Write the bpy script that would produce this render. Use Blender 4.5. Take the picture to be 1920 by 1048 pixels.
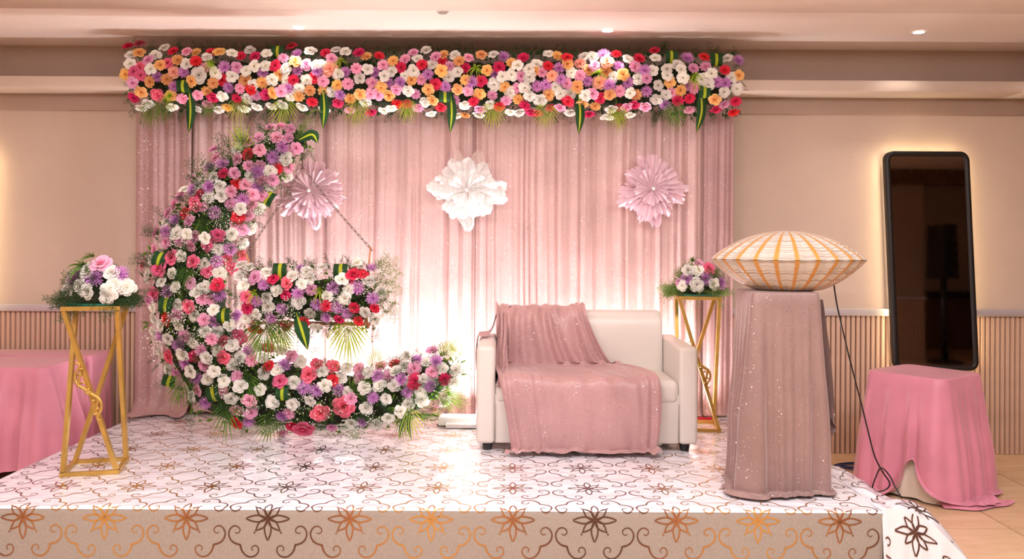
import bpy, bmesh, math, random
import numpy as np
from mathutils import Vector, Matrix, noise
R_ = random.Random(7)
PI = math.pi
# ------------------------------------------------------------------ camera, world, exposure
F = 1571.0; CX = 954.0; CY = 455.0; EYE = 1.614; ROLL = 0.0055
STG = 0.314; WALL = 6.5; CEIL = 3.12
sc = bpy.context.scene
for o in list(bpy.data.objects): bpy.data.objects.remove(o)
C = sc.collection
cam = bpy.data.cameras.new('camera'); cam.sensor_width = 36; cam.lens = 36 * F / 1920
cam.shift_x = (960 - CX) / 1920; cam.shift_y = -(524 - CY) / 1920
cam.clip_start = 0.05
co = bpy.data.objects.new('camera', cam); C.objects.link(co)
co.location = (0, 0, EYE)
co.rotation_euler = (Matrix.Rotation(PI / 2, 3, 'X') @ Matrix.Rotation(ROLL, 3, 'Z')).to_euler()
sc.camera = co
w = bpy.data.worlds.new('world'); sc.world = w; w.use_nodes = True
w.node_tree.nodes['Background'].inputs[0].default_value = (1, .92, .87, 1)
w.node_tree.nodes['Background'].inputs[1].default_value = 0.25
vs = sc.view_settings
sc.display_settings.display_device = 'sRGB'
vs.view_transform = 'Standard'; vs.look = 'None'; vs.gamma = 1; vs.use_curve_mapping = False
vs.exposure = 0.40

def lamp(name, kind, loc, power, col, rot=(0, 0, 0), **k):
    l = bpy.data.lights.new(name, kind); l.energy = power; l.color = col
    for a, b in k.items(): setattr(l, a, b)
    o = bpy.data.objects.new(name, l); C.objects.link(o); o.location = loc; o.rotation_euler = rot
    return o
# soft fill lights added behind the camera and over the stage front, unseen
WARM = (1, .83, .70)
for x in (-3.0, -1.0, 1.0, 3.0):
    lamp('hall_fill_light', 'AREA', (x, 2.6, 3.05), 48, (.98, .96, 1), rot=(math.radians(10), 0, 0), shape='RECTANGLE', size=1.3, size_y=1.0)
lamp('hall_fill_light', 'AREA', (0, -1.2, 3.05), 70, (.98, .96, 1), shape='RECTANGLE', size=4.0, size_y=1.2)
# flood lights lying on the stage, washing the curtain from below
UP = [(-1.72, 5.98, 9), (-1.18, 5.90, 17), (-0.30, 5.93, 20), (0.45, 6.12, 11), (1.12, 6.10, 15)]
for x, y, p in UP:
    lamp('flood_glow', 'AREA', (x, y, STG + .085), p, (1, .96, .97), rot=(math.radians(187), 0, 0), shape='RECTANGLE', size=.34, size_y=.07)

def at(px, py, d):
    u, v = px - CX, py - CY
    u2 = u + v * ROLL; v2 = v - u * ROLL
    return Vector((u2 * d / F, d, EYE - v2 * d / F))

# ------------------------------------------------------------------ materials
def srgb(c):
    return tuple(((v / 255) / 12.92 if v / 255 <= .04045 else ((v / 255 + .055) / 1.055) ** 2.4) for v in c)
def newmat(name):
    m = bpy.data.materials.new(name); m.use_nodes = True
    nt = m.node_tree; return m, nt, nt.nodes['Principled BSDF'], nt.nodes['Material Output']
def N(nt, t, **k):
    n = nt.nodes.new(t)
    for a, b in k.items(): setattr(n, a, b)
    return n
def ramp(nt, fac, stops):
    r = N(nt, 'ShaderNodeValToRGB'); e = r.color_ramp.elements
    while len(e) < len(stops): e.new(.5)
    for q, (p, c) in zip(e, stops): q.position = p; q.color = (*c, 1) if len(c) == 3 else c
    nt.links.new(fac, r.inputs[0]); return r.outputs[0]
def mth(nt, op, a, b=None):
    n = N(nt, 'ShaderNodeMath', operation=op)
    for i, v in enumerate((a, b)):
        if v is None: continue
        if isinstance(v, (int, float)): n.inputs[i].default_value = v
        else: nt.links.new(v, n.inputs[i])
    return n.outputs[0]
def tex(nt, kind, scale, mapscale=None, coord='Object', **k):
    tc = N(nt, 'ShaderNodeTexCoord'); n = N(nt, kind)
    out = tc.outputs[coord]
    if mapscale:
        mp = N(nt, 'ShaderNodeMapping'); mp.inputs['Scale'].default_value = mapscale
        nt.links.new(out, mp.inputs[0]); out = mp.outputs[0]
    nt.links.new(out, n.inputs['Vector']); n.inputs['Scale'].default_value = scale
    for a, b in k.items(): n.inputs[a].default_value = b
    return n
def bump(nt, b, h, strength, dist=.01):
    n = N(nt, 'ShaderNodeBump'); n.inputs['Strength'].default_value = strength; n.inputs['Distance'].default_value = dist
    nt.links.new(h, n.inputs['Height']); nt.links.new(n.outputs[0], b.inputs['Normal']); return n
def mat(name, c, rough=.6, metal=0, var=.08, nscale=6, bmp=0, bscale=60, bms=None, **k):
    m, nt, b, o = newmat(name)
    c = srgb(c)
    n = tex(nt, 'ShaderNodeTexNoise', nscale, Detail=4)
    nt.links.new(ramp(nt, n.outputs[0], [(.3, tuple(v * (1 - var) for v in c)), (.7, tuple(min(1, v * (1 + var)) for v in c))]), b.inputs['Base Color'])
    b.inputs['Roughness'].default_value = rough; b.inputs['Metallic'].default_value = metal
    for a, v in k.items(): b.inputs[a.replace('_', ' ')].default_value = v
    if bmp:
        n2 = tex(nt, 'ShaderNodeTexNoise', bscale, bms, Detail=3); bump(nt, b, n2.outputs[0], bmp)
    return m
def emit(name, c, s):
    m, nt, b, o = newmat(name); e = N(nt, 'ShaderNodeEmission'); e.inputs[0].default_value = (*c, 1); e.inputs[1].default_value = s
    nt.links.new(e.outputs[0], o.inputs[0]); return m
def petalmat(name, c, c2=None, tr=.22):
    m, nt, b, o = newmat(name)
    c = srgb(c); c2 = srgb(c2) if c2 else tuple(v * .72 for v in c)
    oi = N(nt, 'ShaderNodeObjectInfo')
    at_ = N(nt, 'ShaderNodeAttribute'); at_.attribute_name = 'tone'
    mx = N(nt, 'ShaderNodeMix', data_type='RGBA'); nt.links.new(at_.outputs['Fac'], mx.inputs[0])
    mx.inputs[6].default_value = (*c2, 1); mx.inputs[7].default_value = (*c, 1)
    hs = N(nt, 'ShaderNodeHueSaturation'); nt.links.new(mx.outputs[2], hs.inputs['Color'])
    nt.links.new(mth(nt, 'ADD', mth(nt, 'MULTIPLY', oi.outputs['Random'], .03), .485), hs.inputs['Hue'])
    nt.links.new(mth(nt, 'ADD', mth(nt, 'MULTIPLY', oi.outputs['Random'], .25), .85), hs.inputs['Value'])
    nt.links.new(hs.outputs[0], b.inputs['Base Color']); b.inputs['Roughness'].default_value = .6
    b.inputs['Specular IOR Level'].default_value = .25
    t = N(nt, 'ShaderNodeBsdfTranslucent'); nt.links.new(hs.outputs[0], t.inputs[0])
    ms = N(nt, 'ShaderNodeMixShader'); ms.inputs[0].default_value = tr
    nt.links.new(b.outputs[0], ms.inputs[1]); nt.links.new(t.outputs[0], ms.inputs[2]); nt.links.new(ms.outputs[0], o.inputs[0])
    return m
def clothmat(name, c, glit=.05, sheen=.6, rough=.5, crinkle=.3, cms=(1, 1, .35), tr=0.0, metal=0.0, cs=55):
    """velvety stretch cloth with tiny sequin flakes"""
    m, nt, b, o = newmat(name); c = srgb(c)
    n = tex(nt, 'ShaderNodeTexNoise', 3, Detail=5)
    nt.links.new(ramp(nt, n.outputs[0], [(.3, tuple(v * .88 for v in c)), (.7, tuple(min(1, v * 1.1) for v in c))]), b.inputs['Base Color'])
    b.inputs['Roughness'].default_value = rough; b.inputs['Metallic'].default_value = metal
    b.inputs['Sheen Weight'].default_value = sheen; b.inputs['Sheen Roughness'].default_value = .4
    b.inputs['Sheen Tint'].default_value = (1, .88, .86, 1)
    n2 = tex(nt, 'ShaderNodeTexNoise', cs, cms, Detail=4, Distortion=.6)
    bump(nt, b, n2.outputs[0], crinkle, .006)
    last = b.outputs[0]
    if tr:
        t = N(nt, 'ShaderNodeBsdfTranslucent'); t.inputs[0].default_value = (*c, 1)
        ms = N(nt, 'ShaderNodeMixShader'); ms.inputs[0].default_value = tr
        nt.links.new(last, ms.inputs[1]); nt.links.new(t.outputs[0], ms.inputs[2]); last = ms.outputs[0]
    if glit:
        vo = tex(nt, 'ShaderNodeTexVoronoi', 300)
        sx = N(nt, 'ShaderNodeSeparateColor'); nt.links.new(vo.outputs['Color'], sx.inputs[0])
        sel = mth(nt, 'GREATER_THAN', sx.outputs[0], 1 - glit)
        g = N(nt, 'ShaderNodeBsdfGlossy'); g.inputs[0].default_value = (1, .93, .9, 1); g.inputs['Roughness'].default_value = .3
        nm = N(nt, 'ShaderNodeVectorMath', operation='MULTIPLY_ADD'); nt.links.new(vo.outputs['Color'], nm.inputs[0])
        nm.inputs[1].default_value = (.8, .8, .8); nm.inputs[2].default_value = (-.4, -.4, -.4)
        ge = N(nt, 'ShaderNodeNewGeometry'); ad = N(nt, 'ShaderNodeVectorMath', operation='ADD')
        nt.links.new(ge.outputs['Normal'], ad.inputs[0]); nt.links.new(nm.outputs[0], ad.inputs[1])
        nz = N(nt, 'ShaderNodeVectorMath', operation='NORMALIZE'); nt.links.new(ad.outputs[0], nz.inputs[0])
        nt.links.new(nz.outputs[0], g.inputs['Normal'])
        ms = N(nt, 'ShaderNodeMixShader'); nt.links.new(mth(nt, 'MULTIPLY', sel, .9), ms.inputs[0])
        nt.links.new(last, ms.inputs[1]); nt.links.new(g.outputs[0], ms.inputs[2]); last = ms.outputs[0]
    nt.links.new(last, o.inputs[0])
    return m
M = {}
M['wall'] = mat('wall_paper', (212, 190, 174), .75, var=.03, nscale=3, bmp=.25, bscale=160)
M['wallhi'] = mat('wall_upper', (186, 162, 148), .75, var=.03, nscale=3, bmp=.25, bscale=160)
M['ledge'] = mat('ledge_paint', (228, 210, 196), .6, var=.02)
M['ceil'] = mat('ceiling_paint', (244, 228, 218), .5, var=.04, nscale=1.5, bmp=.05, bscale=8)
M['rail'] = mat('dado_rail', (205, 196, 200), .4, var=.03)
M['slat'] = mat('slat_wood', (214, 180, 156), .5, var=.07, nscale=5)
M['groove'] = mat('slat_backing', (112, 78, 58), .8)
M['sofa'] = mat('sofa_leather', (224, 215, 206), .32, var=.02, bmp=.06, bscale=220)
M['seam'] = mat('sofa_seam', (176, 160, 148), .5)
M['black'] = mat('black_plastic', (18, 16, 18), .35)
M['mframe'] = mat('mirror_frame_black', (22, 17, 16), .45)
M['gold'] = mat('gold_paint', (202, 162, 84), .36, .6, var=.16, nscale=9, bmp=.1, bscale=40)
M['green_dark'] = mat('foliage_dark', (46, 62, 34), .6, var=.3, nscale=30)
M['foam'] = mat('floral_foam', (40, 46, 26), .9, var=.25, nscale=20)
M['tray'] = mat('green_tray', (18, 96, 74), .5)
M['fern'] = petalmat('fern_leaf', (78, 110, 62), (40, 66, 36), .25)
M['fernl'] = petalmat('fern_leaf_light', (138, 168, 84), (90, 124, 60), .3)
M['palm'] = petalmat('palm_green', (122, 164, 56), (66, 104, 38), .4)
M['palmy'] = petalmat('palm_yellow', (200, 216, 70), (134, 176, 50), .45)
M['leafg'] = petalmat('striped_leaf_green', (40, 84, 42), (30, 64, 34), .25)
M['leafy'] = petalmat('striped_leaf_yellow', (206, 216, 50), (180, 190, 60), .3)
M['baby'] = mat('baby_breath_white', (248, 242, 232), .7)
M['link'] = mat('chain_metal', (110, 92, 84), .35, .8)
M['wood'] = mat('frame_wood', (206, 140, 100), .5)
M['pinkcloth'] = clothmat('pink_table_cloth', (222, 142, 164), glit=0, sheen=.5, rough=.42, crinkle=.12, cs=40)
M['whitecloth'] = clothmat('white_under_cloth', (232, 220, 204), glit=0, sheen=.2, rough=.7, crinkle=.1)
M['curtain'] = clothmat('pink_shimmer_curtain', (222, 184, 180), glit=.03, sheen=.5, rough=.42, crinkle=.5, cms=(1, 1, .4), tr=.08)
M['curtain_side'] = clothmat('dusty_side_curtain', (190, 150, 148), glit=.02, sheen=.5, rough=.45, crinkle=.35, tr=.05)
M['throw'] = clothmat('pink_sequin_throw', (190, 147, 146), glit=.018, sheen=.6, rough=.4, crinkle=.2, cms=(1, 1, .6))
M['mauve'] = clothmat('mauve_sequin_cloth', (150, 120, 114), glit=.012, sheen=.6, rough=.45, crinkle=.25, cms=(1, 1, .5))
M['white_plastic'] = mat('white_plastic', (240, 238, 238), .35)
M['red'] = mat('red_plastic', (200, 30, 50), .35)
M['blue'] = mat('blue_cable', (40, 44, 92), .4)
M['lightdisc'] = emit('downlight_disc', (1, .97, .95), 14)
M['led'] = emit('led_strip_warm', (1, .76, .42), 13)
M['floodglass'] = emit('flood_diffuser', (1, .96, .92), 9)
M['pearl'] = mat('pearl', (250, 240, 236), .15, var=.02)
# mirror: reflective sheet, tint darkened to stand in for a dim hall
m, nt, b, o = newmat('darkened_mirror_glass'); b.inputs['Base Color'].default_value = (.26, .21, .18, 1); b.inputs['Metallic'].default_value = 1; b.inputs['Roughness'].default_value = .03
nn = tex(nt, 'ShaderNodeTexNoise', 30); nt.links.new(ramp(nt, nn.outputs[0], [(.3, (.02,) * 3), (.8, (.06,) * 3)]), b.inputs['Roughness']); M['mirror'] = m
# sheer fabric for the big hanging flowers
def sheer(name, c, a):
    m, nt, b, o = newmat(name); c = srgb(c)
    n = tex(nt, 'ShaderNodeTexWave', 9, Distortion=6, Detail=3)
    b.inputs['Base Color'].default_value = (*c, 1); b.inputs['Roughness'].default_value = .6
    b.inputs['Sheen Weight'].default_value = .5
    t = N(nt, 'ShaderNodeBsdfTranslucent'); t.inputs[0].default_value = (*c, 1)
    ms = N(nt, 'ShaderNodeMixShader'); ms.inputs[0].default_value = .15
    nt.links.new(b.outputs[0], ms.inputs[1]); nt.links.new(t.outputs[0], ms.inputs[2])
    tp = N(nt, 'ShaderNodeBsdfTransparent'); m2 = N(nt, 'ShaderNodeMixShader')
    nt.links.new(ramp(nt, n.outputs[0], [(0, (a,) * 3), (1, (min(1, a + .15),) * 3)]), m2.inputs[0])
    nt.links.new(tp.outputs[0], m2.inputs[1]); nt.links.new(ms.outputs[0], m2.inputs[2]); nt.links.new(m2.outputs[0], o.inputs[0])
    return m
M['orgpink'] = sheer('pink_organza', (255, 222, 233), .95)
M['orgwhite'] = sheer('white_organza', (255, 254, 253), .9)
M['orghint'] = sheer('sheer_bow', (255, 236, 230), .45)
# glossy stage sheet
m, nt, b, o = newmat('glossy_stage_sheet')
b.inputs['Base Color'].default_value = (*srgb((244, 240, 246)), 1); b.inputs['Roughness'].default_value = .24
b.inputs['Coat Weight'].default_value = .6; b.inputs['Coat Roughness'].default_value = .06
n1 = tex(nt, 'ShaderNodeTexNoise', 3.2, (1, 2.2, 1), Detail=5, Distortion=.8)
nr = N(nt, 'ShaderNodeBump'); nr.inputs['Strength'].default_value = .6; nr.inputs['Distance'].default_value = .02
nt.links.new(n1.outputs[0], nr.inputs['Height']); nt.links.new(nr.outputs[0], b.inputs['Normal']); nt.links.new(nr.outputs[0], b.inputs['Coat Normal'])
M['sheet'] = m
m, nt, b, o = newmat('shaded_fascia_sheet')  # same sheet as the deck, woven look, base darkened for shade on the front
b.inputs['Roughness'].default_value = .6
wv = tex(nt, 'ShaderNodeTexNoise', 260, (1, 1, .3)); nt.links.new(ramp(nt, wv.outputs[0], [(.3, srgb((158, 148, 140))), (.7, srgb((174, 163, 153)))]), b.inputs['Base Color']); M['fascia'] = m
# foil print whose hue changes from column to column
m, nt, b, o = newmat('gold_foil_print')
tc = N(nt, 'ShaderNodeTexCoord'); sp = N(nt, 'ShaderNodeSeparateXYZ'); nt.links.new(tc.outputs['Object'], sp.inputs[0])
PHX = -1.166; PITCH = .398
wv = mth(nt, 'COSINE', mth(nt, 'MULTIPLY', mth(nt, 'SUBTRACT', sp.outputs[0], PHX + .4625), 2 * PI / (4 * PITCH)))
nt.links.new(ramp(nt, mth(nt, 'ADD', mth(nt, 'MULTIPLY', wv, .5), .5),
    [(0, srgb((208, 156, 84))), (.5, srgb((166, 108, 66))), (.85, srgb((100, 62, 50))), (1, srgb((84, 52, 46)))]), b.inputs['Base Color'])
b.inputs['Metallic'].default_value = .5; b.inputs['Roughness'].default_value = .3; b.inputs['Coat Weight'].default_value = .8; b.inputs['Coat Roughness'].default_value = .08; M['foil'] = m
# floor tile
m, nt, b, o = newmat('beige_floor_tile')
oi = N(nt, 'ShaderNodeObjectInfo'); n1 = tex(nt, 'ShaderNodeTexNoise', 2.5, (1, 3, 1), Detail=5, Distortion=1.2)
nt.links.new(ramp(nt, mth(nt, 'ADD', mth(nt, 'MULTIPLY', n1.outputs[0], .8), mth(nt, 'MULTIPLY', oi.outputs['Random'], .15)),
    [(.3, srgb((214, 176, 136))), (.7, srgb((232, 200, 164)))]), b.inputs['Base Color'])
b.inputs['Roughness'].default_value = .25; M['tile'] = m
M['grout'] = mat('tile_joint', (150, 112, 84), .8)
# shell
m, nt, b, o = newmat('shell_white_gold')
uv = N(nt, 'ShaderNodeUVMap'); sp = N(nt, 'ShaderNodeSeparateXYZ'); nt.links.new(uv.outputs[0], sp.inputs[0])
fr = mth(nt, 'ABSOLUTE', mth(nt, 'SUBTRACT', mth(nt, 'FRACT', sp.outputs[0]), .5))
nz = tex(nt, 'ShaderNodeTexNoise', 14, Detail=4)
fr2 = mth(nt, 'ADD', fr, mth(nt, 'MULTIPLY', mth(nt, 'SUBTRACT', nz.outputs[0], .5), .12))
g = ramp(nt, fr2, [(0, (0, 0, 0)), (.33, (0, 0, 0)), (.43, (1, 1, 1)), (1, (1, 1, 1))])
cmb = N(nt, 'ShaderNodeCombineXYZ'); nt.links.new(mth(nt, 'MULTIPLY', sp.outputs[0], .08), cmb.inputs[0]); nt.links.new(mth(nt, 'MULTIPLY', sp.outputs[1], 64), cmb.inputs[1])
rn = N(nt, 'ShaderNodeTexNoise'); rn.inputs['Scale'].default_value = 1; rn.inputs['Detail'].default_value = 3; nt.links.new(cmb.outputs[0], rn.inputs['Vector'])
rl = ramp(nt, rn.outputs[0], [(.0, srgb((226, 218, 208))), (.5, srgb((208, 198, 186))), (.61, srgb((150, 124, 104))), (.65, srgb((216, 206, 194)))])
mx = N(nt, 'ShaderNodeMix', data_type='RGBA'); nt.links.new(g, mx.inputs[0]); nt.links.new(rl, mx.inputs[6]); mx.inputs[7].default_value = (*srgb((206, 144, 66)), 1)
nt.links.new(mx.outputs[2], b.inputs['Base Color']); b.inputs['Roughness'].default_value = .3
bump(nt, b, rn.outputs[0], .6, .006); M['shell'] = m
# flower colours
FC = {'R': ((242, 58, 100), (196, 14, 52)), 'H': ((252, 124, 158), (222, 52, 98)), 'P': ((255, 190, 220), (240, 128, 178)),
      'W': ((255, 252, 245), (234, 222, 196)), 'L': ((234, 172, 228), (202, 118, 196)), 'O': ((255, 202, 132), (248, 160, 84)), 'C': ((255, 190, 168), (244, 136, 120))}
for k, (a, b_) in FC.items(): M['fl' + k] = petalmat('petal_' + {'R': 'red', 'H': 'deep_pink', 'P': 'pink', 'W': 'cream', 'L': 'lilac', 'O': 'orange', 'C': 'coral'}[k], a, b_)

# ------------------------------------------------------------------ mesh helpers
def mkmesh(name, V, Fs, mt, smooth=True, tone=None, mats=None, uv=None):
    me = bpy.data.meshes.new(name); me.from_pydata([tuple(v) for v in V], [], [tuple(f) for f in Fs])
    me.materials.append(mt)
    if mats is not None:
        for x in mats[0]: me.materials.append(x)
        me.polygons.foreach_set('material_index', mats[1])
    if smooth: me.polygons.foreach_set('use_smooth', [True] * len(me.polygons))
    if tone is not None:
        a = me.attributes.new('tone', 'FLOAT', 'POINT'); a.data.foreach_set('value', [float(t) for t in tone])
    if uv is not None:
        l = me.uv_layers.new(name='UVMap'); idx = [v for p in me.polygons for v in p.vertices]
        l.data.foreach_set('uv', [c for i in idx for c in uv[i]])
    me.update(); return me
def wpos(o):
    v = Vector((0, 0, 0))
    while o: v += o.location; o = o.parent
    return v
def link(name, me, parent=None, loc=None):
    o = bpy.data.objects.new(name, me); C.objects.link(o)
    if parent: o.parent = parent
    if loc is not None: o.location = loc
    return o
def part(name, V, Fs, mt, parent, smooth=True, **k):
    w0 = wpos(parent) if parent else Vector((0, 0, 0))
    V = [(v[0] - w0.x, v[1] - w0.y, v[2] - w0.z) for v in V]
    return link(name, mkmesh(name, V, Fs, mt, smooth, **k), parent)
def thing(name, label, cat, loc=(0, 0, 0), group=None):
    o = bpy.data.objects.new(name, None); C.objects.link(o); o.location = loc; o.empty_display_size = .1
    return tag(o, label, cat, group)
def tag(o, label, cat, group=None):
    o['label'] = label; o['category'] = cat
    if group: o['group'] = group
    return o
def struct(o): o['kind'] = 'structure'; return o
def stuff(o): o['kind'] = 'stuff'; return o
def boxv(x0, x1, y0, y1, z0, z1):
    return ([(x0, y0, z0), (x1, y0, z0), (x1, y1, z0), (x0, y1, z0), (x0, y0, z1), (x1, y0, z1), (x1, y1, z1), (x0, y1, z1)],
            [(0, 3, 2, 1), (4, 5, 6, 7), (0, 1, 5, 4), (1, 2, 6, 5), (2, 3, 7, 6), (3, 0, 4, 7)])
def box(name, x0, x1, y0, y1, z0, z1, mt, parent=None, bev=0, seg=3):
    V, Fs = boxv(x0, x1, y0, y1, z0, z1)
    o = part(name, V, Fs, mt, parent, smooth=False)
    if bev:
        bm = bmesh.new(); bm.from_mesh(o.data)
        bmesh.ops.bevel(bm, geom=bm.edges[:], offset=bev, segments=seg, profile=.5, affect='EDGES')
        bm.to_mesh(o.data); bm.free()
        o.data.polygons.foreach_set('use_smooth', [True] * len(o.data.polygons))
        try: o.data.set_sharp_from_angle(angle=math.radians(50))
        except Exception: pass
    return o
class MB:
    def __init__(s): s.V = []; s.F = []; s.T = []; s.mi = []
    def add(s, V, Fs, T=None, mi=0):
        b = len(s.V); s.V += [tuple(v) for v in V]; s.F += [tuple(i + b for i in f) for f in Fs]; s.T += (list(T) if T is not None else [.7] * len(V)); s.mi += [mi] * len(Fs)
    def tube(s, pts, r, n=8, cap=True, square=False):
        pts = [Vector(p) for p in pts]; m_ = len(pts); V = []; Fs = []
        up = None
        for i, p in enumerate(pts):
            t = (pts[min(i + 1, m_ - 1)] - pts[max(i - 1, 0)]).normalized()
            if up is None:
                up = Vector((0, 0, 1)) if abs(t.z) < .9 else Vector((0, 1, 0))
            a = t.cross(up).normalized(); up = a.cross(t).normalized()
            ri = r[i] if isinstance(r, (list, tuple)) else r
            for k in range(n):
                q = 2 * PI * k / n + (PI / 4 if square else 0); rr = ri * (1.414 if square else 1)
                V.append(p + (a * math.cos(q) + up * math.sin(q)) * rr)
        for i in range(m_ - 1):
            for k in range(n):
                Fs.append((i * n + k, i * n + (k + 1) % n, (i + 1) * n + (k + 1) % n, (i + 1) * n + k))
        if cap: Fs += [tuple(range(n - 1, -1, -1)), tuple((m_ - 1) * n + k for k in range(n))]
        s.add(V, Fs)
    def inst(s, V, Fs, mtx, T=None, mi=0):
        s.add([mtx @ Vector(v) for v in V], Fs, T, mi)
    def build(s, name, mt, parent=None, smooth=True, mats=None):
        return part(name, s.V, s.F, mt, parent, smooth, tone=s.T, mats=(mats, s.mi) if mats else None)
def grid_faces(m_, n, wrap=False):
    Fs = []
    for i in range(m_ - 1):
        for j in range(n if wrap else n - 1):
            j2 = (j + 1) % n
            Fs.append((i * n + j, i * n + j2, (i + 1) * n + j2, (i + 1) * n + j))
    return Fs
def lathe(cx, cy, prof, n=32):
    V = []; 
    for r, z in prof:
        for k in range(n): V.append((cx + r * math.cos(2 * PI * k / n), cy + r * math.sin(2 * PI * k / n), z))
    Fs = grid_faces(len(prof), n, True)
    Fs += [tuple(range(n)), tuple((len(prof) - 1) * n + k for k in range(n))[::-1]]
    return V, Fs
def cr(P, n=6):
    """smooth curve through points"""
    P = [np.array(p, float) for p in P]; Q = [P[0] * 2 - P[1]] + P + [P[-1] * 2 - P[-2]]; out = []
    for i in range(1, len(Q) - 2):
        a, b_, c, d = Q[i - 1:i + 3]
        for k in range(n):
            t = k / n
            out.append(.5 * (2 * b_ + (c - a) * t + (2 * a - 5 * b_ + 4 * c - d) * t * t + (3 * b_ - a - 3 * c + d) * t ** 3))
    out.append(P[-1]); return out
def nz(x, y, z=0): return noise.noise(Vector((x, y, z)))
def look(n, spin=0, up=None):
    """matrix whose +Z points along n"""
    n = Vector(n).normalized(); q = n.to_track_quat('Z', 'Y'); return q.to_matrix().to_4x4() @ Matrix.Rotation(spin, 4, 'Z')

# ------------------------------------------------------------------ room
fl = struct(box('floor', -5.2, 9.5, -3.5, WALL + .1, -.12, -.012, M['grout']))
def tiles(x0, x1, y0, y1):
    g = .004; T = .592
    V, Fs = boxv(-T / 2, T / 2, -T / 2, T / 2, -.012, 0); me = mkmesh('tile', V, Fs, M['tile'], False)
    x = x0
    while x < x1:
        y = y0
        while y < y1:
            link('tile', me, fl, Vector((x + .3, y + .3, R_.uniform(-.0006, .0006))) - wpos(fl)); y += .6
        x += .6
tiles(1.67, 4.0, 3.57, 6.5); tiles(-5.1, -2.75, 3.57, 6.5)
stuff_floor = part('tiled_area', *boxv(-2.73, 1.66, -3.5, WALL, -.012, -.002), M['tile'], fl, False)
part('tiled_area', *boxv(-5.2, -2.75, -3.5, 3.56, -.012, -.002), M['tile'], fl, False)
part('tiled_area', *boxv(1.67, 9.5, -3.5, 3.56, -.012, -.002), M['tile'], fl, False)
part('tiled_area', *boxv(4.08, 9.5, 3.57, WALL, -.012, -.002), M['tile'], fl, False)
wb = struct(box('wall_back', -5.2, 9.5, WALL, WALL + .12, 0, CEIL, M['wall']))
RAILZ = EYE - 120 * WALL / F
for a, b_ in ((-5.2, -2.55), (1.45, 4.1)):
    box('slat_backing', a, b_, WALL - .012, WALL - .0005, 0.0, RAILZ - .04, M['groove'], wb)
    x = a + .008
    V, Fs = boxv(0, .031, -.016, 0, 0.0, RAILZ - .05)
    V = [(v[0] + (.005 if v[1] < -.01 and v[0] < .01 else (-.005 if v[1] < -.01 else 0)), v[1], v[2]) for v in V]
    me = mkmesh('slat', V, Fs, M['slat'], False)
    while x < b_ - .04:
        link('slat', me, wb, Vector((x, WALL - .012, 0.002))); x += .0385
rl_ = struct(box('trim_dado_rail', -5.2, 4.1, WALL - .055, WALL + .001, RAILZ - .052, RAILZ + .002, M['rail'], bev=.004, seg=1))
struct(box('wall_left', -5.32, -5.2, -3.5, WALL + .12, 0, CEIL, M['wall']))
struct(box('wall_right', 9.5, 9.62, -3.5, WALL + .12, 0, CEIL, M['wall']))
wr = struct(box('wall_rear', -5.2, 9.5, -3.62, -3.5, 0, CEIL, M['wall']))
ce = struct(box('ceiling', -5.2, 9.5, -3.5, WALL + .1, CEIL, CEIL + .1, M['ceil']))
struct(box('trim_ceiling_drop', -5.2, 9.5, 4.9, 5.235, CEIL - .06, CEIL + .001, M['ledge'], bev=.004, seg=1))
struct(box('trim_ledge', -5.2, 3.80, 6.2, WALL + .001, EYE + 1.133, EYE + 1.215, M['ledge'], bev=.004, seg=1))
struct(box('trim_ledge_return', 3.80, 4.1, 6.0, WALL + .001, EYE + 1.133, EYE + 1.215, M['ledge'], bev=.004, seg=1))
struct(box('trim_band', -5.2, 4.1, WALL - .025, WALL + .001, EYE + 1.005, EYE + 1.133, M['wallhi'], bev=.002, seg=1))
struct(box('trim_upper_wall', -5.2, 4.1, WALL - .01, WALL + .001, EYE + 1.215, CEIL, M['wallhi']))

# ------------------------------------------------------------------ stage and its printed cover
DF = 4.085; SX0, SX1 = -2.755, 1.83; SB = 6.42
st = thing('stage', 'low rectangular stage platform wrapped in white sheet with gold star and scroll print', 'stage', ((SX0 + SX1) / 2, DF, 0))
box('platform', SX0 + .02, SX1 - .02, DF + .03, SB, 0, STG - .012, M['wood'], st)
def wr_(x, y):
    return .0035 * nz(x * 1.7, y * 4.0, 3) + .002 * nz(x * 9, y * 5, 8) + .003 * max(0, nz(x * .8 + 5, y * 6, 1))
def cover(u, v, off=0.0):
    """u along the stage, v cloth distance from the front edge: >0 on the deck, <0 down the front"""
    r = .012
    if v > r: return (u, DF + v, STG + wr_(u, DF + v) * min(1, v * 20) + off)
    if v < -r:
        return (u, DF - off - .004 * nz(u * 2.2, v * 3, 5) * min(1, -v * 10) - .003, STG + v)
    a = (v + r) / (2 * r) * PI / 2
    return (u, DF + r - (r + off) * math.cos(a) - .003 * (1 - (v + r) / (2 * r)), STG - r + (r + off) * math.sin(a) + wr_(u, DF + v) * max(0, v) * 20)
us = np.linspace(SX0, SX1, 230)
vt = list(np.linspace(-.306, -.012, 12)) + list(np.linspace(-.009, .009, 5)) + list(np.linspace(.012, SB - DF, 150))
V = [cover(u, v) for v in vt for u in us]
FF = grid_faces(len(vt), len(us)); nu = len(us) - 1
k0 = 12 * nu
part('deck_sheet', V, FF[k0 - nu:], M['sheet'], st)
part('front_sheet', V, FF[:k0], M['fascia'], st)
# side of the sheet (left, hanging straight)
V = [(SX0 - .004 - .01 * abs(nz(y * 5, z * 2)) * (1 - z / STG), y, z) for z in np.linspace(.006, STG, 8) for y in np.linspace(DF, SB, 60)]
part('side_sheet', V, grid_faces(8, 60), M['sheet'], st)
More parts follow.
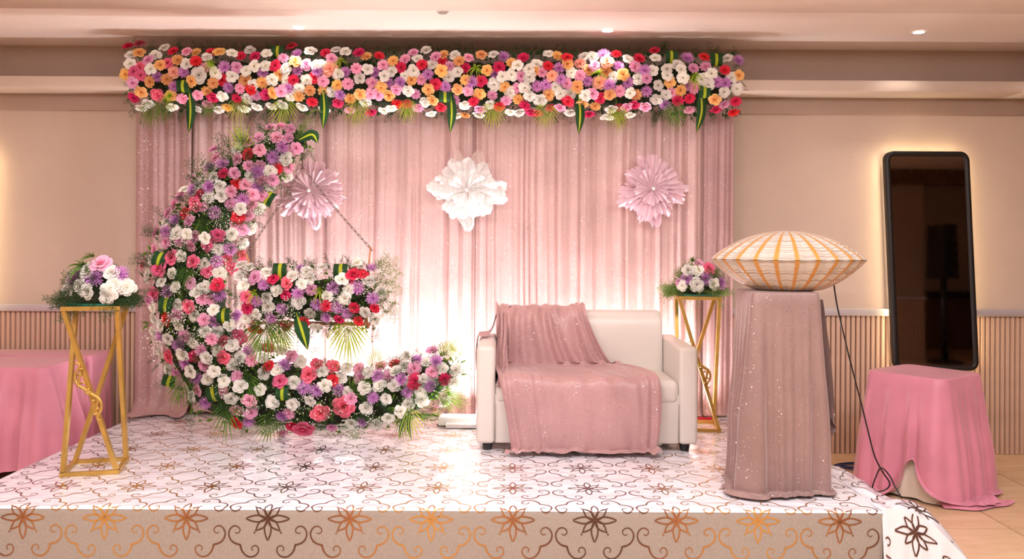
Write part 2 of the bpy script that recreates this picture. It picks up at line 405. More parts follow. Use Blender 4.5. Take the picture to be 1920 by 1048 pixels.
# print
pr = MB()
def ribbon(pts, wd, f=cover):
    n = len(pts); V = []
    for i, p in enumerate(pts):
        a = pts[max(i - 1, 0)]; b_ = pts[min(i + 1, n - 1)]
        t = np.array([b_[0] - a[0], b_[1] - a[1]]); t /= max(1e-9, np.hypot(*t)); q = np.array([-t[1], t[0]])
        h = wd(i / (n - 1)) / 2
        V += [(p[0] + q[0] * h, p[1] + q[1] * h), (p[0] - q[0] * h, p[1] - q[1] * h)]
    W = [f(x, y, .0011) for x, y in V]
    ok = lambda x, y: SX0 + .004 < x < SX1 - .004 and -.300 < y < SB - DF
    Fs = [(2 * i, 2 * i + 1, 2 * i + 3, 2 * i + 2) for i in range(n - 1) if all(ok(*V[j]) for j in (2 * i, 2 * i + 1, 2 * i + 2, 2 * i + 3))]
    pr.add(W, Fs)
K = PITCH / 419
scr1 = cr([(168, 70), (158, 76), (145, 68), (143, 54), (154, 42), (172, 38), (190, 50), (200, 75), (193, 104), (172, 125), (138, 136)], 4)
scr2 = cr([(141, 134), (137, 152), (128, 172), (110, 190), (88, 197), (64, 190), (48, 170), (50, 148), (66, 138), (80, 146), (82, 158), (74, 164)], 4)
leafn = 8
for r in range(-1, 7):
    v0 = -.050 + r * .400
    c = math.floor((SX0 - PHX) / PITCH)
    while PHX + c * PITCH < SX1 + .2:
        u0 = PHX + c * PITCH
        for k in range(8):
            an = k * PI / 4; L = (112 if k % 2 == 0 else 84) * K; W_ = 17 * K
            d0 = np.array([math.cos(an), math.sin(an)]); q0 = np.array([-d0[1], d0[0]])
            for sgn in (1, -1):
                pts = [np.array([u0, v0]) + d0 * (L * (t + .03)) + q0 * (sgn * W_ * math.sin(PI * t ** .85)) for t in np.linspace(0, .97, 9)]
                ribbon(pts, lambda t: (8.0 if t < .9 else 5) * K)
        for sx in (1, -1):
            for sy in (1, -1):
                ribbon([(u0 + sx * p[0] * K, v0 - sy * p[1] * K) for p in scr1], lambda t: (4 + 5.5 * t) * K)
                ribbon([(u0 + sx * p[0] * K, v0 - sy * p[1] * K) for p in scr2], lambda t: (9.5 - 5.5 * t) * K)
                for a, b_ in (((58, 62), (66, 60)), ((66, 68), (70, 76))):
                    ribbon([(u0 + sx * a[0] * K, v0 - sy * a[1] * K), (u0 + sx * b_[0] * K, v0 - sy * b_[1] * K)], lambda t: 8 * K)
        c += 1
pr.build('printed_pattern', M['foil'], st, smooth=False)['kind'] = 'stuff'
# surplus sheet flaring from the right edge down to the floor
def flare(s, t, off=0.0):
    y = DF + .0 + t * 1.75
    ox = (.39 + .10 * math.sin(t * 5 + .5) + .05 * math.sin(t * 17)) * (1 - .55 * t)
    x = SX1 - .003 + ox * s ** 1.15 + .012 * nz(s * 4, t * 9, 2)
    z = STG * (1 - s ** 2.4) + .006 + .05 * math.sin(PI * s) * (0.5 + nz(t * 7, s * 2, 4)) * (1 - .3 * t) + .012 * nz(s * 9, t * 14)
    z = max(z, .006)
    if s == 0: z = STG + .002
    return (x, y - .10 * s * (1 - t), z + off)
V = [flare(s, t) for s in np.linspace(0, 1, 30) for t in np.linspace(0, 1, 80)]
part('surplus_sheet', V, grid_faces(30, 80), M['sheet'], st)
V = []
for s in np.linspace(0, 1, 30):
    x, y, z = flare(s, 0)
    for k in range(7): q = k / 6; V.append((x + .008 * math.sin(s * 26) * q, y - .02 * q - .012 * math.sin(s * 31 + 1) * q, z + (.004 - z) * q))
part('surplus_front', V, grid_faces(30, 7), M['sheet'], st)
old = pr; pr = MB()
def fl2(u, v, off): 
    s = min(max((u - SX1) / .5, 0.001), 1); t = min(max(v / 1.75, 0), 1); return flare(s, t, .004)
def ribbon2(pts, wd):
    n = len(pts); V = []
    for i, p in enumerate(pts):
        a = pts[max(i - 1, 0)]; b_ = pts[min(i + 1, n - 1)]
        t = np.array([b_[0] - a[0], b_[1] - a[1]]); t /= max(1e-9, np.hypot(*t)); q = np.array([-t[1], t[0]]); h = wd / 2
        V += [(p[0] + q[0] * h, p[1] + q[1] * h), (p[0] - q[0] * h, p[1] - q[1] * h)]
    ok = lambda x, y: SX1 + .01 < x < SX1 + .49 and 0.01 < y < 1.7
    pr.add([fl2(x, y, 0) for x, y in V], [(2 * i, 2 * i + 1, 2 * i + 3, 2 * i + 2) for i in range(n - 1) if all(ok(*V[j]) for j in range(2 * i, 2 * i + 4))])
for r in range(0, 5):
    for c in range(7, 10):
        u0 = PHX + c * PITCH + .02; v0 = -.05 + r * .4 + .1
        for k in range(8):
            an = k * PI / 4; L = (112 if k % 2 == 0 else 84) * K
            d0 = np.array([math.cos(an), math.sin(an)]); q0 = np.array([-d0[1], d0[0]])
            for sgn in (1, -1): ribbon2([np.array([u0, v0]) + d0 * (L * (t + .03)) + q0 * (sgn * 15 * K * math.sin(PI * t ** .85)) for t in np.linspace(0, .97, 9)], 7 * K)
        for sx in (1, -1):
            for sy in (1, -1):
                for sc_ in (scr1, scr2): ribbon2([(u0 + sx * p[0] * K, v0 - sy * p[1] * K) for p in sc_], 7 * K)
def f3(u, v):
    s = min(max((u - SX1) / .5, 0.001), 1); q = min(max(-v / .3, 0), 1); x, y, z = flare(s, 0)
    return (x + .008 * math.sin(s * 26) * q, y - .02 * q - .012 * math.sin(s * 31 + 1) * q - .003, z + (.004 - z) * q)
def ribbon3(pts, wd):
    n = len(pts); V = []
    for i, p in enumerate(pts):
        a = pts[max(i - 1, 0)]; b_ = pts[min(i + 1, n - 1)]
        t = np.array([b_[0] - a[0], b_[1] - a[1]]); t /= max(1e-9, np.hypot(*t)); q = np.array([-t[1], t[0]]); h = wd / 2
        V += [(p[0] + q[0] * h, p[1] + q[1] * h), (p[0] - q[0] * h, p[1] - q[1] * h)]
    ok = lambda x, y: SX1 + .01 < x < SX1 + .47 and -.29 < y < -.005
    pr.add([f3(x, y) for x, y in V], [(2 * i, 2 * i + 1, 2 * i + 3, 2 * i + 2) for i in range(n - 1) if all(ok(*V[j]) for j in range(2 * i, 2 * i + 4))])
for c in (7, 8, 9):
    u0 = PHX + c * PITCH; v0 = -.09
    for k in range(8):
        an = k * PI / 4; L = (112 if k % 2 == 0 else 84) * K
        d0 = np.array([math.cos(an), math.sin(an)]); q0 = np.array([-d0[1], d0[0]])
        for sgn in (1, -1): ribbon3([np.array([u0, v0]) + d0 * (L * (t + .03)) + q0 * (sgn * 17 * K * math.sin(PI * t ** .85)) for t in np.linspace(0, .97, 9)], 8 * K)
    for sx in (1, -1):
        for sc_ in (scr1, scr2): ribbon3([(u0 + sx * p[0] * K, v0 - p[1] * K) for p in sc_], 8 * K)
pr.build('surplus_print', M['foil'], st, smooth=False)['kind'] = 'stuff'

# ------------------------------------------------------------------ curtains
def pleats(L, seed, lo=.04, hi=.21):
    r = random.Random(seed); e = [0]
    while e[-1] < L: e.append(e[-1] + r.uniform(lo, hi))
    d = [r.choice((.25, .5, .7, 1)) * r.uniform(.8, 1.1) for _ in e]; sk = [r.uniform(.3, .7) for _ in e]
    def f(x):
        i = max(0, min(len(e) - 2, np.searchsorted(e, x) - 1)); t = (x - e[i]) / (e[i + 1] - e[i]); t = min(max(t, 0), 1)
        t = t / (2 * sk[i]) if t < sk[i] else .5 + (t - sk[i]) / (2 * (1 - sk[i]))
        return d[i] * math.sin(PI * t) ** .8
    return f
CZ1 = EYE + 1.10; CD = 6.34
CREASE = [(610, 1.), (703, .9), (887, .9), (986, .8), (417, .6), (1172, .5), (1045, .5), (785, .5), (640, .35), (930, .4), (1226, .6), (1270, .4), (520, .5), (470, .4), (840, .4), (744, .35), (1110, .4)]
CREASE = [((p - CX) * CD / F, a) for p, a in CREASE]
def curtain(x0, x1, seed, mt, label, amp=.065, dy=0.0, puddle=.05, lo=.04, hi=.21):
    f = pleats(x1 - x0, seed, lo, hi); g = pleats(x1 - x0 + .3, seed + 50, .02, .07); n = int((x1 - x0) / .0075) + 2
    xs = np.linspace(0, x1 - x0, n); zs = list(np.linspace(CZ1, STG + .10, 34)) + [STG + .06, STG + .035, STG + .02, STG + .014, STG + .012]
    V = []
    for j, z in enumerate(zs):
        k = j - 34; out = 0 if k < 0 else puddle * ((k + 1) / 5) ** 1.2
        h = (z - STG) / (CZ1 - STG)
        for x in xs:
            xx = x + .012 * math.sin(h * 3 + seed) * math.sin(PI * x / (x1 - x0))
            y = CD + dy - amp * (.55 + .45 * (1 - h)) * f(xx) - .012 * g(xx) - .004 * nz(x * 14, z * 3, seed) + .055 * sum(a * math.exp(-((x0 + xx - c_) / .012) ** 2) for c_, a in CREASE if abs(x0 + xx - c_) < .04)
            zz = z
            if k >= 0:
                y -= out * (1 + .8 * nz(x * 6, 2, seed)); zz = z + .02 * max(0, nz(x * 9, k * .7, seed)) * (k / 4) + (.004 if k == 4 else 0)
            V.append((x0 + x, y, zz))
    o = part('curtain', V, grid_faces(len(zs), n), mt, None)
    so = o.modifiers.new('thick', 'SOLIDIFY'); so.thickness = .002
    return tag(o, label, 'curtain')
fm = thing('backdrop_frame', 'metal pipe frame carrying the pink curtains behind the garland', 'frame', (-2.7, 6.39, STG))
mb = MB(); mb.tube([(-2.72, 6.385, CZ1 + .0), (1.66, 6.385, CZ1 + .0)], .014, 10); mb.build('crossbar', M['white_plastic'], fm)
for x in (-2.72, 1.66):
    mb = MB(); mb.tube([(x, 6.385, STG), (x, 6.385, CZ1 + .03)], .016, 10); mb.build('upright', M['white_plastic'], fm)
def X(px, d): return (px - CX) * d / F
E_ = [X(p, CD) for p in (258, 360, 612, 888, 1088, 1316, 1372)]
curtain(E_[0], E_[1] + .01, 3, M['curtain_side'], 'dusty pink side curtain behind the left rim of the flower crescent', .035, -.03, .16, .07, .16)
curtain(E_[1], E_[2] + .01, 11, M['curtain'], 'shimmering pink curtain panel behind the floral swing and pink fabric flower', .07, 0)
curtain(E_[2], E_[3] + .01, 27, M['curtain'], 'shimmering pink curtain panel behind the white fabric flower', .07, -.012)
curtain(E_[3], E_[4] + .01, 31, M['curtain'], 'shimmering pink curtain panel behind the sequin-covered half of the loveseat', .07, 0)
curtain(E_[4], E_[5] + .01, 44, M['curtain'], 'shimmering pink curtain panel behind the pink fabric flower above the loveseat arm', .07, -.012)
curtain(E_[5], E_[6], 52, M['curtain_side'], 'narrow dusty pink curtain strip at the wall beside the shell pedestal', .03, -.03, .04, .08, .12)

# ------------------------------------------------------------------ flower templates (unit radius, facing +Z)
def petal(mb, phi, r0, L, e0, e1, hw, z0, ns=4, nt_=4, ruf=.05, t0=.15, t1=1.0, seed=0):
    V = []; T = []; r = r0; z = z0
    for i in range(ns + 1):
        s = i / ns
        if i:
            e = math.radians(e0 + (e1 - e0) * (s - .5 / ns)); r += L / ns * math.cos(e); z += L / ns * math.sin(e)
        wd = hw * (.62 + .38 * math.sin(PI * .5 * min(1, s * 1.3)))
        for j in range(nt_ + 1):
            t = -1 + 2 * j / nt_
            rr = max(.01, r * (1 - .17 * t ** 4 * s - .05 * t * t)) ; a = phi + t * wd
            zz = z + ruf * math.sin(t * 5 + seed + phi * 3) * s + .06 * t * t * s
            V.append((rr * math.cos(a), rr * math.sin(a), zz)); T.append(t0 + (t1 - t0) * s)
    mb.add(V, grid_faces(ns + 1, nt_ + 1), T)
def rose_t(seed, openn=0):
    mb = MB(); r = random.Random(seed)
    rings = [(5, .14, 1.02, 50 - openn, -22, .70, 0), (5, .12, .86, 70, 4, .72, .05), (4, .09, .72, 82, 34, .9, .1), (3, .06, .60, 88, 58, 1.1, .12), (2, .03, .50, 90, 86, 1.5, .12)]
    for q, (n, r0, L, e0, e1, hw, z0) in enumerate(rings):
        of = r.uniform(0, 6)
        for k in range(n): petal(mb, of + 2 * PI * k / n + r.uniform(-.15, .15), r0, L * r.uniform(.92, 1.08), e0 + r.uniform(-5, 5), e1 + r.uniform(-10, 10), hw, z0 + k * .015, 5 if q < 3 else 3, 4, .018, (.25, .1, 0, 0, 0)[q], 1, seed + k)
    return mb
def carn_t(seed):
    mb = MB(); r = random.Random(seed)
    for q, (R0, e0, n) in enumerate(((1.0, 12, 9), (.9, 32, 8), (.74, 52, 7), (.52, 70, 5), (.3, 84, 3))):
        of = r.uniform(0, 6)
        for k in range(n): petal(mb, of + 2 * PI * k / n, .06, R0, e0 + 22, e0 - 14, 3.4 / n * .95, .02 * q, 3, 5, .10, .35, 1, r.uniform(0, 6))
    return mb
def mum_t(seed):
    mb = MB(); r = random.Random(seed)
    for q, (L, e0, n) in enumerate(((1.0, 4, 20), (.98, 22, 18), (.9, 40, 15), (.74, 58, 11), (.5, 76, 7))):
        of = r.uniform(0, 1)
        for k in range(n):
            a = of + 2 * PI * k / n + r.uniform(-.08, .08); e = math.radians(e0 + r.uniform(-6, 6)); l = L * r.uniform(.86, 1.06)
            d = Vector((math.cos(a) * math.cos(e), math.sin(a) * math.cos(e), math.sin(e))); s_ = Vector((-math.sin(a), math.cos(a), 0)); u = Vector((0, 0, 1))
            p0 = d * .08; p1 = d * l * .6; p2 = d * l + u * .08
            mb.add([p0, p1 + s_ * .075, p1 - s_ * .075, p1 - u * .04, p2 + s_ * .03, p2 - s_ * .03], [(0, 3, 1), (0, 2, 3), (1, 3, 5, 4) , (3, 2, 5)], [.0, .75, .75, .35, 1, 1])
    return mb
TM = {}
for k in FC:
    TM[k] = []
    for s in range(2):
        if k == 'L': kinds = [('chrysanthemum', mum_t(s + 3))]
        elif k in 'HC': kinds = [('rose', rose_t(s + 9, 6))]
        elif k == 'O': kinds = [('rose', rose_t(s + 20)), ('carnation', carn_t(s + 5))][s:s + 1]
        elif k == 'W': kinds = [('rose', rose_t(s * 7 + 30, 8 - 20 * s))]
        elif k == 'R': kinds = [('carnation', carn_t(s + 40)), ('rose', rose_t(s + 41))][s:s + 1]
        else: kinds = [('carnation', carn_t(s + 60)), ('rose', rose_t(s + 61))][s:s + 1]
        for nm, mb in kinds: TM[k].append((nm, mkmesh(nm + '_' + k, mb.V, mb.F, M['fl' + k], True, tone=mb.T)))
calyx = MB(); V, Fs = lathe(0, 0, [(.04, -.9), (.05, -.35), (.2, -.25), (.26, -.02), (.1, .05)], 8); calyx.add(V, Fs)
calyx_me = mkmesh('stem', calyx.V, calyx.F, M['fern'], True, tone=calyx.T)
def flower(code, pos, n, rad, parent, sq=.8):
    nm, me = R_.choice(TM[code]); rad *= 1.12 if code == 'L' else 1; o = bpy.data.objects.new(nm, me); C.objects.link(o); o.parent = parent
    m = Matrix.Translation(pos - wpos(parent)) @ look(n, R_.uniform(0, 6.28)) @ Matrix.Diagonal((rad, rad, rad * sq, 1))
    o.matrix_local = m; return o
def parse(s, ox, oy, k):
    out = []
    for t in s.split():
        c = t[0]; q = t[1:].split(',')
        out.append((c, ox + float(q[0]) / k, oy + float(q[1]) / k, float(q[2]) if len(q) > 2 else 1.0))
    return out
# greenery templates
def sprig_t(seed, n=9, L=1.0, w_=.34):
    V = []; Fs = []; T = []; r = random.Random(seed)
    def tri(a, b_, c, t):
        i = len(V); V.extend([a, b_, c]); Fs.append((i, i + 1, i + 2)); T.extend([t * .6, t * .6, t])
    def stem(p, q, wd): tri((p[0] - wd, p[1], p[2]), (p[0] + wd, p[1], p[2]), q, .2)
    pts = [(0, .12 * math.sin(i / n * 2) * L, i / n * L) for i in range(n + 1)]
    stem(pts[0], pts[-1], .012)
    for i in range(1, n + 1):
        p = pts[i]
        for s in (1, -1):
            l = w_ * math.sin(PI * (i / (n + 1)) * .8 + .35) * r.uniform(.7, 1.1)
            for j in range(3):
                b0 = (p[0] + s * l * j / 3, p[1] + r.uniform(-.05, .05), p[2] + l * j / 3 * .7)
                q = (b0[0] + s * l * .42, b0[1] + r.uniform(-.12, .12), b0[2] + l * r.uniform(.0, .6))
                tri((b0[0], b0[1], b0[2] - .022), (b0[0], b0[1] + .01, b0[2] + .022), q, r.uniform(.3, 1))
    return V, Fs, T
SPR = [sprig_t(i) for i in range(4)]
def leaf_t():
    V = [(0, 0, 0), (.2, .05, .4), (-.2, .05, .4), (0, -.02, .5), (0, .12, 1)]
    return V, [(0, 1, 3), (0, 3, 2), (1, 4, 3), (3, 4, 2)], [.1, .8, .8, .4, 1]
LEAF = leaf_t()
def baby_t(seed):
    V = []; Fs = []; mi = []; r = random.Random(seed)
    for i in range(16):
        e = (r.gauss(0, .34), r.gauss(0, .34), r.uniform(.45, 1.0)); b0 = (e[0] * .2, e[1] * .2, .1)
        k = len(V); V += [(b0[0] - .008, b0[1], b0[2]), (b0[0] + .008, b0[1], b0[2]), e]; Fs.append((k, k + 1, k + 2)); mi.append(1)
        s = .042; k = len(V); V += [(e[0] + s, e[1], e[2]), (e[0] - s, e[1], e[2]), (e[0], e[1] + s, e[2]), (e[0], e[1] - s, e[2]), (e[0], e[1], e[2] + s), (e[0], e[1], e[2] - s)]
        for a in (0, 1):
            for b_ in (2, 3):
                for c in (4, 5): Fs.append((k + a, k + b_, k + c)); mi.append(0)
    return V, Fs, mi
BB = [baby_t(i) for i in range(3)]
def scatter(name, items, tmpl, mt, parent, mats=None):
    """items: (pos, dir, scale)"""
    allV = []; allF = []; T = []; mi = []
    for p, d, s in items:
        p = Vector(p); d = Vector(d)
        if p.z < STG + .13 and parent.name.startswith('flower_crescent'): p.z = max(p.z, STG + .02); d.z = abs(d.z) * .6
        if p.y > 6.16: p.y = 6.16; d.y = -abs(d.y)
        t = R_.choice(tmpl); V = np.array(t[0]) * s; m = np.array(look(d, R_.uniform(0, 6.28)).to_3x3())
        b0 = len(T); W_ = V @ m.T + np.array(p); allV.append(W_)
        allF += [tuple(i + b0 for i in f) for f in t[1]]
        if mats: mi += t[2]; T += [.7] * len(V)
        else: T += list(t[2])
    V = np.concatenate(allV)
    o = part(name, V.tolist(), allF, mt, parent, False, tone=T, mats=(mats, mi) if mats else None); return stuff(o)
def palm(pos, d, L, parent, mt='palm', n=13, spread=1.25, droop=.15, facing=(0, -1, 0), name='palm_leaf'):
    """fan of narrow blades from a short rib"""
    d = Vector(d).normalized(); f = Vector(facing); s_ = d.cross(f).normalized(); f = s_.cross(d); mb = MB()
    for i in range(n):
        t = -1 + 2 * i / (n - 1); a = t * spread * .85; l = L * (1 - .32 * t * t) * R_.uniform(.88, 1.05)
        b0 = Vector(pos) + d * (L * .30 * (1 - abs(t)))
        q = d * math.cos(a) + s_ * math.sin(a); w_ = L * .021
        sd = q.cross(f).normalized(); j = f * R_.uniform(-.05, .08) * L
        p1 = b0 + q * l * .45 + j; p2 = b0 + q * l * .95 + j * 1.4 + Vector((0, 0, -droop * L * (.3 + abs(t)) * .6))
        mb.add([b0, p1 + sd * w_, p1 - sd * w_, p1 + f * w_ * .5, p2], [(0, 1, 3), (0, 3, 2), (1, 4, 3), (3, 4, 2)], [.2, .8, .8, .5, 1])
    mb.tube([Vector(pos) - d * L * .25, Vector(pos) + d * L * .35], [L * .012, L * .006], 5)
    return mb.build(name, M[mt], parent, smooth=False)
def striped(pts, wmax, parent, f=(0, -1, 0), name='striped_leaf'):
    pts = cr([tuple(p) for p in pts], 6); n = len(pts); mb = MB(); V = []
    f = Vector(f)
    for i, p in enumerate(pts):
        p = Vector(p); t = (Vector(pts[min(i + 1, n - 1)]) - Vector(pts[max(i - 1, 0)])).normalized(); s_ = t.cross(f).normalized()
        q = i / (n - 1); wd = wmax * (min(1, .35 + q * 2) * (1 if q < .55 else max(.03, 1 - ((q - .55) / .45) ** 1.6)))
        for k, u in enumerate((-1, -.62, -.2, .2, .62, 1)): V.append(p + s_ * wd * u / 2 - f * wd * .12 * abs(u))
    mb.add(V, grid_faces(n, 6)); mb.mi = [1 if (i % 5) == 2 else 0 for i in range(len(mb.F))]
    return mb.build(name, M['leafg'], parent, mats=[M['leafy']])
def leafloop(pos, w_, h, parent, rot=0.0, name='folded_leaf'):
    mb = MB(); V = []; n = 12; m_ = Matrix.Rotation(rot, 3, 'Y')
    for i in range(n):
        a = -PI * .62 + i / (n - 1) * PI * 1.24
        for u in (-.5, -.33, -.12, .12, .33, .5): V.append(Vector(pos) + m_ @ Vector((u * w_, -math.cos(a) * h * .45, math.sin(a) * h * .62)))
    mb.add(V, grid_faces(n, 6)); mb.mi = [1 if (i % 5) == 2 else 0 for i in range(len(mb.F))]
    return mb.build(name, M['leafg'], parent, mats=[M['leafy']])
def tuft(pos, L, parent, n=16, name='variegated_tuft', mt='palmy'):
    mb = MB()
    for i in range(n):
        a = R_.uniform(0, 2 * PI); d = Vector((math.cos(a), -.5 - R_.random() * .5, math.sin(a))).normalized(); s_ = d.cross(Vector((0, 1, .2))).normalized(); V = []
        for j in range(6):
            t = j / 5; p = Vector(pos) + d * L * t + Vector((0, 0, -L * .55 * t * t)) + Vector((0, -.3 * L * math.sin(t * PI), 0)); wd = L * .055 * (1 - t * .9)
            V += [p + s_ * wd, p - s_ * wd]
        mb.add(V, grid_faces(6, 2), [.3 + .7 * (j // 2) / 5 for j in range(12)])
    return mb.build(name, M[mt], parent, smooth=False)

# ------------------------------------------------------------------ garland along the top of the curtain
G1 = """R100,135 H200,112 O198,190 W125,215 W118,290 P280,258 W345,210 W428,150 R503,178 P622,182 O708,188 R838,192 O910,185 W1022,198 R1103,218 W1185,170 R1232,225 W1335,200 R1557,135 L1605,200 W1725,175
H205,320 H210,390 H150,355 W302,335 O385,300 H450,285 O540,255 W625,290 R703,265 P785,325 W800,230 L960,315 P1068,318 W1225,310 W1328,310 R1415,305 P1482,238 W1505,335 L1612,350 O1590,268 P1690,298 W1780,300
O80,380 L355,400 C505,360 L595,360 W735,390,1.45 W880,370 R940,430 W1028,400 W1152,350 L1300,370 O1450,385 W1385,430 W1510,430 R1575,430 W1690,428 R1765,410 L1785,352
P140,455 O295,445 O445,425 O665,440 O855,455 L995,495 P1098,505 O1145,435 W1215,470 O1298,450 R1195,510 L1530,505
L508,488 O215,535 H362,560,1.2 O480,565 P720,562 O800,525 R855,582 W940,568 R1070,590 W1162,590 P1240,565 R1328,555 O1390,540 P1460,525 W1625,500 O1720,520 O1620,570 W1550,568
R150,580 P585,592 W278,628 W215,668 W490,660 W715,675 P812,640 W905,685 O985,665 W1135,680 W1250,660 W1380,650 W1480,640 W1650,662 R1740,618"""
G2 = """R55,195 W145,170 W230,182 R350,190 O415,225 R528,218 O655,262 P762,248 P835,190 W950,170 P1035,225 O1105,208 W1205,212 P1325,235 O1440,210 W1550,210 L1640,225 R1815,235 O1710,280 W1765,305
P105,245 C88,340,1.3 W10,300 P325,330 W425,340 P565,300 W645,355 R725,320 W870,245 R910,298 W1005,295 R1088,272 P1160,310 O1245,265 R1298,325 O1490,345 R1600,318,1.1 W1870,335
L230,360 W165,380 L495,365 W360,415 W572,395 P470,455 L610,455 L715,450 W760,395 W835,350 O820,430 L965,380 P905,425 O1082,350 W1150,405 W1230,360 L1560,375 W1630,400 W1710,385 P1795,395 W1875,405 L1355,445 R1440,440 O1300,430 W1555,470,1.2
P30,440 P250,462 O155,475 O548,495 P680,515 W790,520 O970,510 R1035,465 L1120,490 O1230,510 P1320,525 O1425,550 O1650,490 P1760,500 W1830,498
O35,525 W110,530 L180,560 O268,590 O355,550 P450,550 P520,555 O620,565 P855,550 P1205,600 P1540,560 W1700,540 W1870,570 O1770,595
R160,628 W45,680 P265,690 W410,625 R455,708 W570,690 W640,670 R690,635 R775,635 P875,668 W940,622 O1005,605 R1080,665 W990,718 W1295,648 R1370,615 W1220,740 O1298,732 W1420,730 P1430,685 W1515,640 R1600,658 P1660,608 W1700,705 W1780,712 R1830,650 R1890,710"""
G3 = """W130,198 O205,210 R290,225 W435,220 W510,215 L605,195 R710,195 W805,240 R905,230 R1040,165 W1045,230 L1320,225 R1462,220 W1662,235 L1755,245
W30,280 R125,295 L220,310 O292,280 C400,275 P525,295 C630,260,1.2 L728,300 P868,300,1.1 L955,330 W1025,335 W1235,285 W1145,320 P1370,315 P1475,300 W1525,360 R1640,330 O1760,375
O10,340 P75,350 C160,380 W325,355 P400,375 O470,330 O625,345 W685,390 O770,370 C570,435,1.2 W900,405 P970,400 W1145,375 W1265,325 W1285,395 W1440,405 O1170,430 W1065,460 L1330,460 P1380,480 L1570,430 L1645,440 W1700,395 W1500,450
L30,465 L110,450 W185,470 L235,405 P290,440 O375,470 L465,420 L650,455 P740,505 L810,435 W825,520 L970,505 O1260,500 W1140,535 P1185,520 W1635,515 W1745,485
W60,575,1.3 O130,535 W232,525 W320,525 W448,540 P510,525 R570,565 O655,535 O880,535 W1055,575 L1130,620 R1240,585 R1340,565 O1555,575 P1635,615 R1735,590
R145,640 P230,640 R300,590 O415,615 O530,630 R720,640 P800,635 W665,655 R865,620 P960,635 P1335,660 R1565,655 R1715,680 W315,685 R475,695 R25,685 W610,715 W650,720 W830,700"""
garl = parse(G1, 220, 60, 4.7625) + parse(G2, 600, 60, 4.7625) + parse(G3, 1000, 60, 4.571)
gz = at(800, 150, 6.05).z
ga = thing('flower_garland', 'long horizontal garland of mixed carnations, roses and lilac blooms along the curtain top', 'garland', (-.55, 6.2, gz))
def gpos(px, py, lift=0.0):
    d = 6.05
    for _ in range(3):
        p = at(px, py, d); s = max(-.98, min(.98, (p.z - gz) / .27)); d = 6.22 - (.22 + lift) * math.sqrt(1 - s * s)
    return at(px, py, d), s
def garland_s_shift(px): return 0
for c, px, py, k in garl:
    p, s = gpos(px, py, R_.uniform(-.02, .03))
    tilt = s * .95 if s > 0 else s * 1.45
    n = Vector((R_.uniform(-.3, .3), -math.cos(tilt), math.sin(tilt) + R_.uniform(-.15, .15)))
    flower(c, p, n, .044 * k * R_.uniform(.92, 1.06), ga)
def rp_garland():
    px = R_.uniform(240, 1390); a = R_.uniform(-1.35, 1.35)
    zc = gz - .000 * px
    p = Vector((at(px, 150, 6.1).x, 6.24 - .16 * math.cos(a), zc + (px - 800) * -.0000 + .22 * math.sin(a))); return p, Vector((R_.uniform(-.5, .5), -math.cos(a), math.sin(a))).normalized()
core = []
nn_ = 120
x0, x1 = at(250, 150, 6.2).x, at(1385, 150, 6.2).x
V = []
for i in range(nn_):
    t = i / (nn_ - 1); e = min(1, min(t, 1 - t) * 14 + .15)
    for k in range(14):
        a = 2 * PI * k / 14; r = (1 + .25 * nz(i * .7, k * 1.1)) * e
        V.append((x0 + (x1 - x0) * t, 6.19 + .065 * math.cos(a) * r, gz - .005 + .155 * math.sin(a) * r))
part('floral_foam', V, grid_faces(nn_, 14, True) , M['foam'], ga)
it = []
for i in range(1100):
    p, n = rp_garland(); it.append((p, n + Vector((R_.uniform(-.6, .6), 0, R_.uniform(-.7, .2))), R_.uniform(.05, .10)))
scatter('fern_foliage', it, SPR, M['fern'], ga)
it = []
for i in range(1600):
    p, n = rp_garland(); it.append((p, n + Vector((R_.uniform(-.8, .8), 0, R_.uniform(-.8, .8))), R_.uniform(.03, .055)))
scatter('small_leaves', it, [LEAF], M['fern'], ga)
for px, py, L, mt in ((283, 195, .20, 'palm'), (305, 190, .17, 'palm'), (395, 190, .14, 'palm'), (446, 190, .17, 'palmy'), (535, 190, .21, 'palmy'), (672, 192, .20, 'palmy'), (765, 190, .17, 'palmy'), (922, 195, .20, 'palmy'), (1025, 198, .19, 'palmy'), (1156, 200, .19, 'palmy'), (1264, 195, .2, 'palm')):
    p, s = gpos(px, py - 6); palm(p, (R_.uniform(-.1, .1), -.15, -1), L, ga, mt, n=15, spread=R_.uniform(1.0, 1.4))
for px, y0, y1 in ((357, 165, 249), (608, 165, 242), (847, 170, 249), (1088, 175, 252), (1316, 165, 249)):
    a, _ = gpos(px - 3, y0); b_ = at(px, (y0 + y1) / 2, 6.02); c = at(px - 3 if px != 1316 else px - 10, y1, 6.08)
    striped([a, b_, c], .068, ga)
for px, py in ((522, 98), (345, 162), (1258, 107), (1342, 112), (835, 180), (1320, 172)):
    p, s = gpos(px, py); leafloop(p, .085, .075, ga)
for px, py in ((400, 118), (640, 115), (893, 128), (1122, 137), (1302, 143), (320, 180), (1300, 150)):
    p, s = gpos(px, py, .03); tuft(p, .075, ga)
for i, px in enumerate((258, 246, 1392, 1398, 300, 700, 1200)):
    pass

